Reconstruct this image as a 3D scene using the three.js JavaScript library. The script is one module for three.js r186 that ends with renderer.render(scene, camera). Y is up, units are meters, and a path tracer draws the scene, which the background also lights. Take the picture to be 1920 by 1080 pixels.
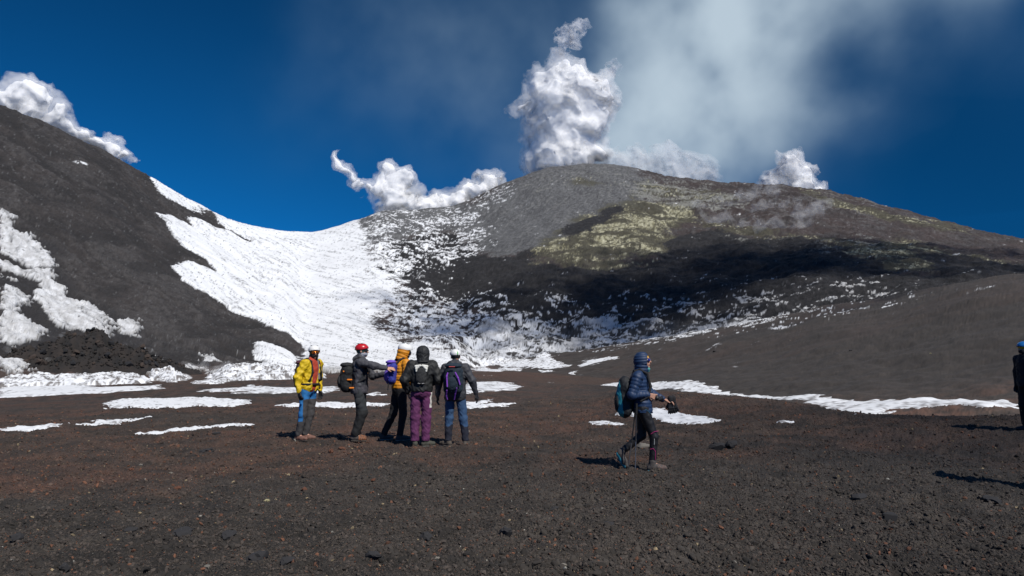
import * as THREE from 'three';
import { createNoise2D, createNoise3D } from 'simplex-noise';
import { mergeGeometries, toCreasedNormals } from 'three/addons/utils/BufferGeometryUtils.js';

// ---------------------------------------------------------------- camera, sky, sun, exposure
const scene = new THREE.Scene();
const camera = new THREE.PerspectiveCamera(45.75, 16 / 9, 0.05, 4000);
camera.position.set(0, 1.5, 0);
camera.rotation.set(Math.atan(135 / 1280), 0, 0);
const renderer = new THREE.WebGLRenderer({ antialias: true });
renderer.toneMapping = THREE.LinearToneMapping;
renderer.toneMappingExposure = 1.0;
renderer.shadowMap.enabled = true;

const SUN = new THREE.Vector3(0.57 * Math.cos(0.87), Math.sin(0.87), 0.82 * Math.cos(0.87)).normalize();
const sun = new THREE.DirectionalLight(new THREE.Color(1.0, 0.955, 0.89), 4.4);
sun.position.copy(SUN).multiplyScalar(400);
sun.castShadow = true;
sun.shadow.mapSize.set(4096, 4096);
Object.assign(sun.shadow.camera, { left: -320, right: 320, top: 320, bottom: -320, near: 10, far: 1200 });
scene.add(sun, sun.target);

const rng = (seed) => () => { seed = (seed + 0x6d2b79f5) | 0; let t = Math.imul(seed ^ (seed >>> 15), 1 | seed); t = (t + Math.imul(t ^ (t >>> 7), 61 | t)) ^ t; return ((t ^ (t >>> 14)) >>> 0) / 4294967296; };
const n2 = createNoise2D(rng(11)), n3 = createNoise3D(rng(12));
const { clamp, lerp, smoothstep: sst } = THREE.MathUtils;
const ss = (a, b, x) => sst(x, a, b);
const fbm2 = (x, y, o = 4) => { let s = 0, a = 0.5; for (let i = 0; i < o; i++) { s += a * n2(x, y); x = x * 2.03 + 17.1; y = y * 2.03 - 9.7; a *= 0.5; } return s; };
const fbm3 = (x, y, z, o = 4) => { let s = 0, a = 0.5; for (let i = 0; i < o; i++) { s += a * n3(x, y, z); x = x * 2.03 + 17.1; y = y * 2.03 - 9.7; z = z * 2.03 + 3.3; a *= 0.5; } return s; };
const ridge2 = (x, y, o = 3) => { let s = 0, a = 0.5; for (let i = 0; i < o; i++) { s += a * (1 - Math.abs(n2(x, y))); x = x * 2.1 + 7.1; y = y * 2.1 - 3.7; a *= 0.5; } return s; };

// deep alpine sky: darkest a quarter turn from the sun, paler to the horizon; a thin veil of volcanic gas spread over part of it
{
  const W = 2048, H = 1024, data = new Float32Array(W * H * 4);
  // [bearing, elevation, half width, half height in degrees, thickness] of the veil's denser parts
  const VEIL = [[16.5, 25, 6.5, 6, 1.3], [22.5, 28, 8.5, 6.5, 1.0], [12.2, 17.5, 5, 4.5, 1.1], [19.5, 20, 7.5, 5.5, 0.65], [32, 30, 9, 5, 1.2], [7, 18.5, 7, 7, 0.42], [-6, 25, 10, 9, 0.2], [24, 44, 16, 12, 0.4], [60, 40, 24, 14, 0.3], [95, 52, 30, 16, 0.25], [-150, 40, 30, 14, 0.25], [-95, 34, 24, 12, 0.15]];
  for (let r = 0; r < H; r++) {
    const up = ((r + 0.5) / H - 0.5) * Math.PI, el = up * 180 / Math.PI, y = Math.sin(up), c = Math.cos(up);
    for (let q = 0; q < W; q++) {
      const a = ((q + 0.5) / W - 0.5) * 2 * Math.PI, x = Math.cos(a) * c, z = Math.sin(a) * c;
      const cg = x * SUN.x + y * SUN.y + z * SUN.z;
      const pol = 0.42 + 0.58 * Math.min(1.35, cg * cg / 0.22);
      const k = Math.pow(clamp(Math.max(0, el) / 90, 0, 1), 0.55);
      const t = clamp((k - 0.2) / 0.8, 0, 1);
      const px = lerp(0.0045, 0.0022, t) * pol, py = lerp(0.2, 0.014, Math.sqrt(t)) * pol, pz = lerp(0.62, 0.075, Math.sqrt(t)) * pol;
      let v = 0;
      if (el > -2) {
        const b = Math.atan2(x, -z) * 180 / Math.PI, wx = fbm3(x * 3, y * 3, z * 3, 3) * 7, wy = fbm3(x * 3 + 9, y * 3, z * 3 + 4, 3) * 6;
        for (const [vb, ve, wb, we, th] of VEIL) {
          let db = b + wx - vb; if (db > 180) db -= 360; if (db < -180) db += 360;
          const e = Math.hypot(db / wb, (el + wy - ve) / we);
          if (e < 2.2) v += th * Math.exp(-e * e * (vb === 16 && db < 0 ? 1.5 : 1.05));
        }
        if (v > 0.003) v = v * clamp(0.95 + 0.62 * fbm3(x * 7, y * 7, z * 7, 5), 0.2, 1.5);
        v = clamp(1 - Math.exp(-v * 1.05), 0, 0.93);
      }
      const i = (r * W + q) * 4;
      const w = Math.pow(v, 0.7);   // thin gas scatters blue, thick gas white
      data[i] = lerp(px, lerp(0.05, 0.54, w), v); data[i + 1] = lerp(py, lerp(0.19, 0.65, w), v); data[i + 2] = lerp(pz, lerp(0.37, 0.74, w), v); data[i + 3] = 1;
    }
  }
  const sky = new THREE.DataTexture(data, W, H, THREE.RGBAFormat, THREE.FloatType);
  sky.mapping = THREE.EquirectangularReflectionMapping; sky.magFilter = THREE.LinearFilter; sky.minFilter = THREE.LinearFilter; sky.needsUpdate = true;
  scene.background = sky; scene.environment = sky;
}

// ---------------------------------------------------------------- the land: a survey of height profiles
// Each row: bearing in degrees from north (north = -z), then distance, height pairs in metres along that bearing:
// observer, near ground, cinder flat, low swell, trough, foot of the slopes, first step (or the crest of the ash hill), behind it, lower slope, upper slope, summit line, beyond.
const SURVEY = [
  [-55, [0.4,0.0,8.0,0.0,12.5,0.0,20.0,0.02,36.1,-0.35,66.0,-0.3,84.36,2.82,100.68,7.29,135.36,22.02,200.64,56.83,270.0,88.96,295.0,84.96,380.0,43.96,1600.0,-140.0]],
  [-46, [0.4,0.0,8.0,0.0,12.5,0.0,20.62,0.02,37.9,-0.35,70.0,-0.3,89.35,3.05,106.55,7.85,143.1,23.66,211.9,61.04,285.0,95.55,310.0,91.55,395.0,50.55,1600.0,-140.0]],
  [-41, [0.4,0.0,8.0,0.0,12.5,0.0,20.97,0.02,38.91,-0.35,72.22,-0.3,92.12,2.94,109.81,7.57,147.4,22.86,218.16,58.98,293.33,92.33,318.33,88.33,403.33,47.33,1600.0,-140.0]],
  [-38.5, [0.4,0.0,8.0,0.0,12.5,0.0,21.14,0.02,39.41,-0.35,73.33,-0.3,93.42,2.85,111.27,7.36,149.21,22.23,220.62,57.38,296.5,89.82,321.5,85.82,406.5,44.82,1600.0,-140.0]],
  [-36.5, [0.4,0.0,8.0,0.0,12.5,0.0,21.28,0.02,39.95,-0.34,74.62,-0.29,94.77,2.8,112.68,7.21,150.74,21.75,222.38,56.13,298.5,87.86,323.5,83.86,408.5,42.86,1600.0,-140.0]],
  [-34.5, [0.4,0.0,8.0,0.0,12.5,0.0,21.41,0.02,40.91,-0.29,77.12,-0.24,97.29,2.77,115.22,7.06,153.31,21.23,225.01,54.72,301.2,85.63,326.2,81.63,411.2,40.63,1600.0,-140.0]],
  [-32.5, [0.4,0.0,8.0,0.0,12.5,0.0,21.55,0.02,41.92,-0.24,79.75,-0.19,100.11,2.72,118.21,6.89,156.68,20.63,229.08,53.12,306.0,83.11,331.0,79.11,416.0,38.11,1600.0,-140.0]],
  [-30.5, [0.4,0.0,8.0,0.0,12.5,0.0,21.69,0.02,43.06,-0.21,82.75,-0.16,103.27,2.64,121.52,6.63,160.29,19.8,233.26,50.93,310.8,79.66,335.8,75.66,420.8,34.66,1600.0,-140.0]],
  [-28.5, [0.4,0.0,8.0,0.0,12.5,0.0,21.83,0.02,44.2,-0.17,85.75,-0.12,106.56,2.52,125.06,6.29,164.38,18.75,238.38,48.2,317.0,75.38,342.0,71.38,427.0,30.38,1600.0,-140.0]],
  [-26.5, [0.4,0.0,8.0,0.0,12.5,0.0,21.97,0.02,45.38,-0.15,88.88,-0.1,109.97,2.4,128.73,5.96,168.58,17.73,243.6,45.55,323.3,71.23,348.3,67.23,433.3,26.23,1600.0,-140.0]],
  [-24.5, [0.4,0.0,8.0,0.0,12.5,0.0,22.1,0.02,46.7,-0.15,92.38,-0.1,113.63,2.25,132.52,5.6,172.66,16.65,248.22,42.79,328.5,66.92,353.5,62.92,438.5,21.92,1600.0,-140.0]],
  [-22.5, [0.4,0.0,8.0,0.0,12.5,0.0,22.24,0.02,48.1,-0.14,96.12,-0.09,117.51,2.12,136.51,5.28,176.9,15.71,252.92,40.36,333.7,63.11,358.7,59.11,443.7,18.11,1600.0,-140.0]],
  [-20.5, [0.4,0.0,8.0,0.0,12.5,0.0,22.38,0.02,49.77,-0.09,100.62,-0.04,121.94,2.11,140.89,5.17,181.16,15.27,256.96,39.14,337.5,61.18,362.5,57.18,447.5,16.18,1600.0,-140.0]],
  [-18.5, [0.4,0.0,8.0,0.0,12.5,0.0,22.52,0.02,51.56,-0.05,105.5,0.0,126.68,2.13,145.51,5.17,185.51,15.2,260.82,38.91,340.83,60.8,365.83,56.8,450.83,15.8,1600.0,-140.0]],
  [-17, [0.4,0.0,8.0,0.0,12.5,0.0,22.62,0.02,53.2,-0.05,110.0,0.0,128.67,1.23,147.33,3.7,194.0,14.18,264.0,36.99,343.33,61.64,368.33,57.64,453.33,16.64,1600.0,-140.0]],
  [-15, [0.4,0.0,8.0,0.0,12.5,0.0,22.76,0.02,54.46,-0.05,113.33,0.0,132.13,1.31,150.93,3.93,197.93,15.08,268.43,39.33,348.33,65.56,373.33,61.56,458.33,20.56,1600.0,-140.0]],
  [-13, [0.4,0.0,8.0,0.0,12.5,0.0,22.9,0.02,55.72,-0.05,116.67,0.0,135.73,1.43,154.8,4.3,202.47,16.5,273.97,43.04,355.0,71.73,380.0,67.73,465.0,26.73,1600.0,-140.0]],
  [-11, [0.4,0.0,8.0,0.0,12.5,0.0,23.03,0.02,56.97,-0.05,120.0,0.0,139.33,1.56,158.67,4.69,207.0,17.98,279.5,46.9,361.67,78.17,386.67,74.17,471.67,33.17,1600.0,-140.0]],
  [-9, [0.4,0.0,8.0,0.0,12.5,0.0,23.17,0.02,57.46,-0.06,121.14,-0.01,140.96,1.6,160.77,4.84,210.31,18.6,284.62,48.55,368.83,80.92,393.83,76.92,478.83,35.92,1600.0,-140.0]],
  [-7, [0.4,0.0,8.0,0.0,12.5,0.0,23.31,0.02,57.95,-0.08,122.29,-0.03,142.62,1.65,162.96,5.02,213.8,19.31,290.07,50.43,376.5,84.06,401.5,80.06,486.5,39.06,1600.0,-140.0]],
  [-5, [0.4,0.0,8.0,0.0,12.5,0.0,23.45,0.02,58.44,-0.09,123.43,-0.04,144.29,1.71,165.15,5.21,217.29,20.08,295.52,52.45,384.17,87.45,409.17,83.45,494.17,42.45,1600.0,-140.0]],
  [-3, [0.4,0.0,8.0,0.0,12.5,0.0,23.59,0.02,57.33,-0.14,120.0,-0.09,131.5,0.34,143.5,0.12,202.9,18.98,292.0,52.91,391.0,94.39,416.0,90.39,501.0,49.39,1600.0,-140.0]],
  [-1, [0.4,0.0,8.0,0.0,12.5,0.0,23.72,0.04,54.62,-0.21,112.0,-0.16,130.5,0.91,142.5,0.25,203.58,20.66,295.2,57.4,397.0,102.29,422.0,98.29,507.0,57.29,1600.0,-140.0]],
  [1, [0.4,0.0,8.0,0.0,12.5,0.0,23.86,0.06,52.09,-0.29,104.5,-0.24,130.25,1.55,142.25,0.45,204.31,22.2,297.4,61.34,400.83,109.18,425.83,105.18,510.83,64.18,1600.0,-140.0]],
  [3, [0.4,0.0,8.0,0.0,12.5,0.0,24.0,0.08,49.72,-0.51,97.5,-0.31,130.75,2.26,142.75,0.72,205.09,23.39,298.6,64.2,402.5,114.07,427.5,110.07,512.5,69.07,1600.0,-140.0]],
  [5, [0.4,0.0,8.0,0.0,12.5,0.0,25.0,0.1,54.25,-0.57,90.0,-0.38,130.75,2.95,142.75,0.97,205.49,24.02,299.6,65.51,404.17,116.21,429.17,112.21,514.17,71.21,1600.0,-140.0]],
  [7, [0.4,0.0,8.0,0.0,12.5,0.0,26.0,0.12,51.2,-0.62,82.0,-0.42,130.25,3.62,142.25,1.42,205.03,24.4,299.2,65.76,403.83,116.32,428.83,112.32,513.83,71.32,1600.0,-140.0]],
  [9, [0.4,0.0,8.0,0.0,12.5,0.0,25.33,0.33,47.03,-0.66,73.56,-0.46,129.5,4.32,141.5,2.12,203.9,24.56,297.5,64.95,401.5,114.32,426.5,110.32,511.5,69.32,1600.0,-140.0]],
  [11, [0.4,0.0,8.0,0.0,12.5,0.0,24.8,0.41,42.74,-0.83,64.67,-0.48,128.5,5.02,140.5,2.82,202.58,24.27,295.7,62.9,399.17,110.1,424.17,106.1,509.17,65.1,1600.0,-140.0]],
  [13, [0.4,0.0,8.0,0.0,12.5,0.0,24.31,0.37,38.87,-0.84,56.67,-0.49,127.5,5.7,139.5,3.5,201.23,23.88,293.82,60.57,396.7,105.42,421.7,101.42,506.7,60.42,1600.0,-140.0]],
  [15, [0.4,0.0,8.0,0.0,12.5,0.0,23.56,0.36,36.06,-0.82,51.33,-0.47,126.25,6.34,138.25,4.14,199.65,23.58,291.76,58.59,394.1,101.37,419.1,97.37,504.1,56.37,1600.0,-140.0]],
  [17, [0.4,0.0,8.0,0.0,12.5,0.0,22.6,0.36,33.13,-0.8,46.0,-0.45,124.75,6.97,136.75,4.77,197.89,23.48,289.6,57.16,391.5,98.33,416.5,94.33,501.5,53.33,1600.0,-140.0]],
  [19, [0.4,0.0,8.0,0.0,12.5,0.0,21.0,0.4,30.9,-0.77,43.0,-0.42,122.83,7.6,134.83,5.4,195.81,23.5,287.27,56.09,388.9,95.92,413.9,91.92,498.9,50.92,1600.0,-140.0]],
  [21, [0.4,0.0,8.0,0.0,12.5,0.0,20.0,0.39,29.0,-0.73,40.0,-0.38,120.5,8.07,132.5,5.87,193.41,23.38,284.78,54.88,386.3,93.4,411.3,89.4,496.3,48.4,1600.0,-140.0]],
  [23, [0.4,0.0,8.0,0.0,12.5,0.0,19.0,0.37,27.1,-0.7,37.0,-0.35,118.17,8.79,130.17,6.59,190.73,23.31,281.57,53.4,382.5,90.18,407.5,86.18,492.5,45.18,1600.0,-140.0]],
  [25, [0.4,0.0,8.0,0.0,12.5,0.0,18.0,0.33,25.65,-0.65,35.0,-0.3,115.5,9.57,127.5,7.37,187.5,22.98,277.5,51.08,377.5,85.42,402.5,81.42,487.5,40.42,1600.0,-140.0]],
  [27, [0.4,0.0,8.0,0.0,12.5,0.0,17.17,0.31,24.29,-0.6,33.0,-0.25,112.5,9.53,124.5,7.33,184.02,21.78,273.3,47.78,372.5,79.56,397.5,75.56,482.5,34.56,1600.0,-140.0]],
  [29, [0.4,0.0,8.0,0.0,12.5,0.0,16.83,0.33,23.48,-0.62,31.6,-0.27,108.8,9.55,120.8,7.35,180.01,20.52,268.82,44.21,367.5,73.17,392.5,69.17,477.5,28.17,1600.0,-140.0]],
  [31, [0.4,0.0,8.0,0.0,12.5,0.0,16.61,0.35,22.73,-0.64,30.2,-0.29,104.4,9.97,116.4,7.77,175.38,19.57,263.85,40.82,362.14,66.8,387.14,62.8,472.14,21.8,1600.0,-140.0]],
  [33, [0.4,0.0,8.0,0.0,12.5,0.0,16.5,0.37,22.21,-0.65,29.2,-0.3,100.0,10.34,112.0,8.14,170.66,18.62,258.66,37.47,356.43,60.5,381.43,56.5,466.43,15.5,1600.0,-140.0]],
  [35, [0.4,0.0,8.0,0.0,12.5,0.0,16.5,0.39,21.95,-0.65,28.6,-0.3,96.0,10.45,108.0,8.25,166.25,17.5,253.63,34.13,350.71,54.47,375.71,50.47,460.71,9.47,1600.0,-140.0]],
  [37, [0.4,0.0,8.0,0.0,12.5,0.0,16.5,0.41,21.68,-0.65,28.0,-0.3,92.0,10.17,104.0,7.97,161.84,16.16,248.6,30.89,345.0,48.89,370.0,44.89,455.0,3.89,1600.0,-140.0]],
  [40, [0.4,0.0,8.0,0.0,12.5,0.0,16.33,0.3,21.58,-0.62,28.0,-0.27,89.38,9.96,101.38,7.76,157.59,14.29,241.92,26.05,335.62,40.41,360.62,36.41,445.62,-4.59,1600.0,-140.0]],
  [46, [0.4,0.0,8.0,0.0,12.5,0.0,16.0,0.1,21.4,-0.55,28.0,-0.2,84.67,9.36,96.67,7.16,149.79,10.84,229.47,17.45,318.0,25.54,343.0,21.54,428.0,-19.46,1600.0,-140.0]],
  [55, [0.4,0.0,8.0,0.0,12.5,0.0,16.0,0.1,21.4,-0.35,28.0,0.0,81.67,6.94,93.67,4.74,143.19,6.48,217.47,9.6,300.0,13.43,325.0,9.43,410.0,-31.57,1600.0,-140.0]],
];

const KN = 14;
for (const b of [-180, -120, -80, 80, 120, 180]) SURVEY.push([b, [0.4, 0, 8, 0, 12.5, 0, 20, 0, 35, 0, 60, -0.1, 90, 0.6, 110, 1.2, 150, 3, 220, 8, 300, 12, 325, 11, 410, 5, 1600, -140]]);
SURVEY.sort((a, b) => a[0] - b[0]);
// smooth profile at a bearing (Hermite between the surveyed ones)
const profCache = new Map();
function profile(b) {
  const key = Math.round(b * 200);
  const had = profCache.get(key); if (had) return had;
  b = key / 200;
  let i = 0; while (i < SURVEY.length - 2 && SURVEY[i + 1][0] <= b) i++;
  const p0 = SURVEY[Math.max(0, i - 1)], p1 = SURVEY[i], p2 = SURVEY[i + 1], p3 = SURVEY[Math.min(SURVEY.length - 1, i + 2)];
  const w = p2[0] - p1[0], t = clamp((b - p1[0]) / w, 0, 1), t2 = t * t, t3 = t2 * t, out = new Float64Array(KN * 2);
  for (let k = 0; k < KN * 2; k++) {
    const m1 = p2 === p0 ? 0 : (p2[1][k] - p0[1][k]) / Math.max(1e-6, p2[0] - p0[0]) * w, m2 = (p3[1][k] - p1[1][k]) / Math.max(1e-6, p3[0] - p1[0]) * w;
    out[k] = (2 * t3 - 3 * t2 + 1) * p1[1][k] + (t3 - 2 * t2 + t) * m1 + (-2 * t3 + 3 * t2) * p2[1][k] + (t3 - t2) * m2;
  }
  // monotone cubic slopes along the distance
  const D = [], Hh = [], S = [], M = [];
  for (let k = 0; k < KN; k++) { D.push(out[2 * k]); Hh.push(out[2 * k + 1]); }
  for (let k = 0; k < KN - 1; k++) S.push((Hh[k + 1] - Hh[k]) / (D[k + 1] - D[k]));
  M.push(S[0]);
  for (let k = 1; k < KN - 1; k++) M.push(S[k - 1] * S[k] <= 0 ? 0 : 2 * S[k - 1] * S[k] / (S[k - 1] + S[k]));
  M.push(S[KN - 2]);
  const pr = { D, H: Hh, M };
  if (profCache.size < 90000) profCache.set(key, pr);
  return pr;
}
function heightOn(pr, d) {
  const { D, H, M } = pr;
  if (d <= D[0]) return H[0];
  let k = 0; while (k < KN - 2 && D[k + 1] < d) k++;
  const w = D[k + 1] - D[k], t = clamp((d - D[k]) / w, 0, 1), t2 = t * t, t3 = t2 * t;
  return (2 * t3 - 3 * t2 + 1) * H[k] + (t3 - 2 * t2 + t) * M[k] * w + (-2 * t3 + 3 * t2) * H[k + 1] + (t3 - t2) * M[k + 1] * w;
}
const bearing = (x, z) => Math.atan2(x, -z) * 180 / Math.PI;
const landform = (x, z) => heightOn(profile(bearing(x, z)), Math.hypot(x, z));

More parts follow.
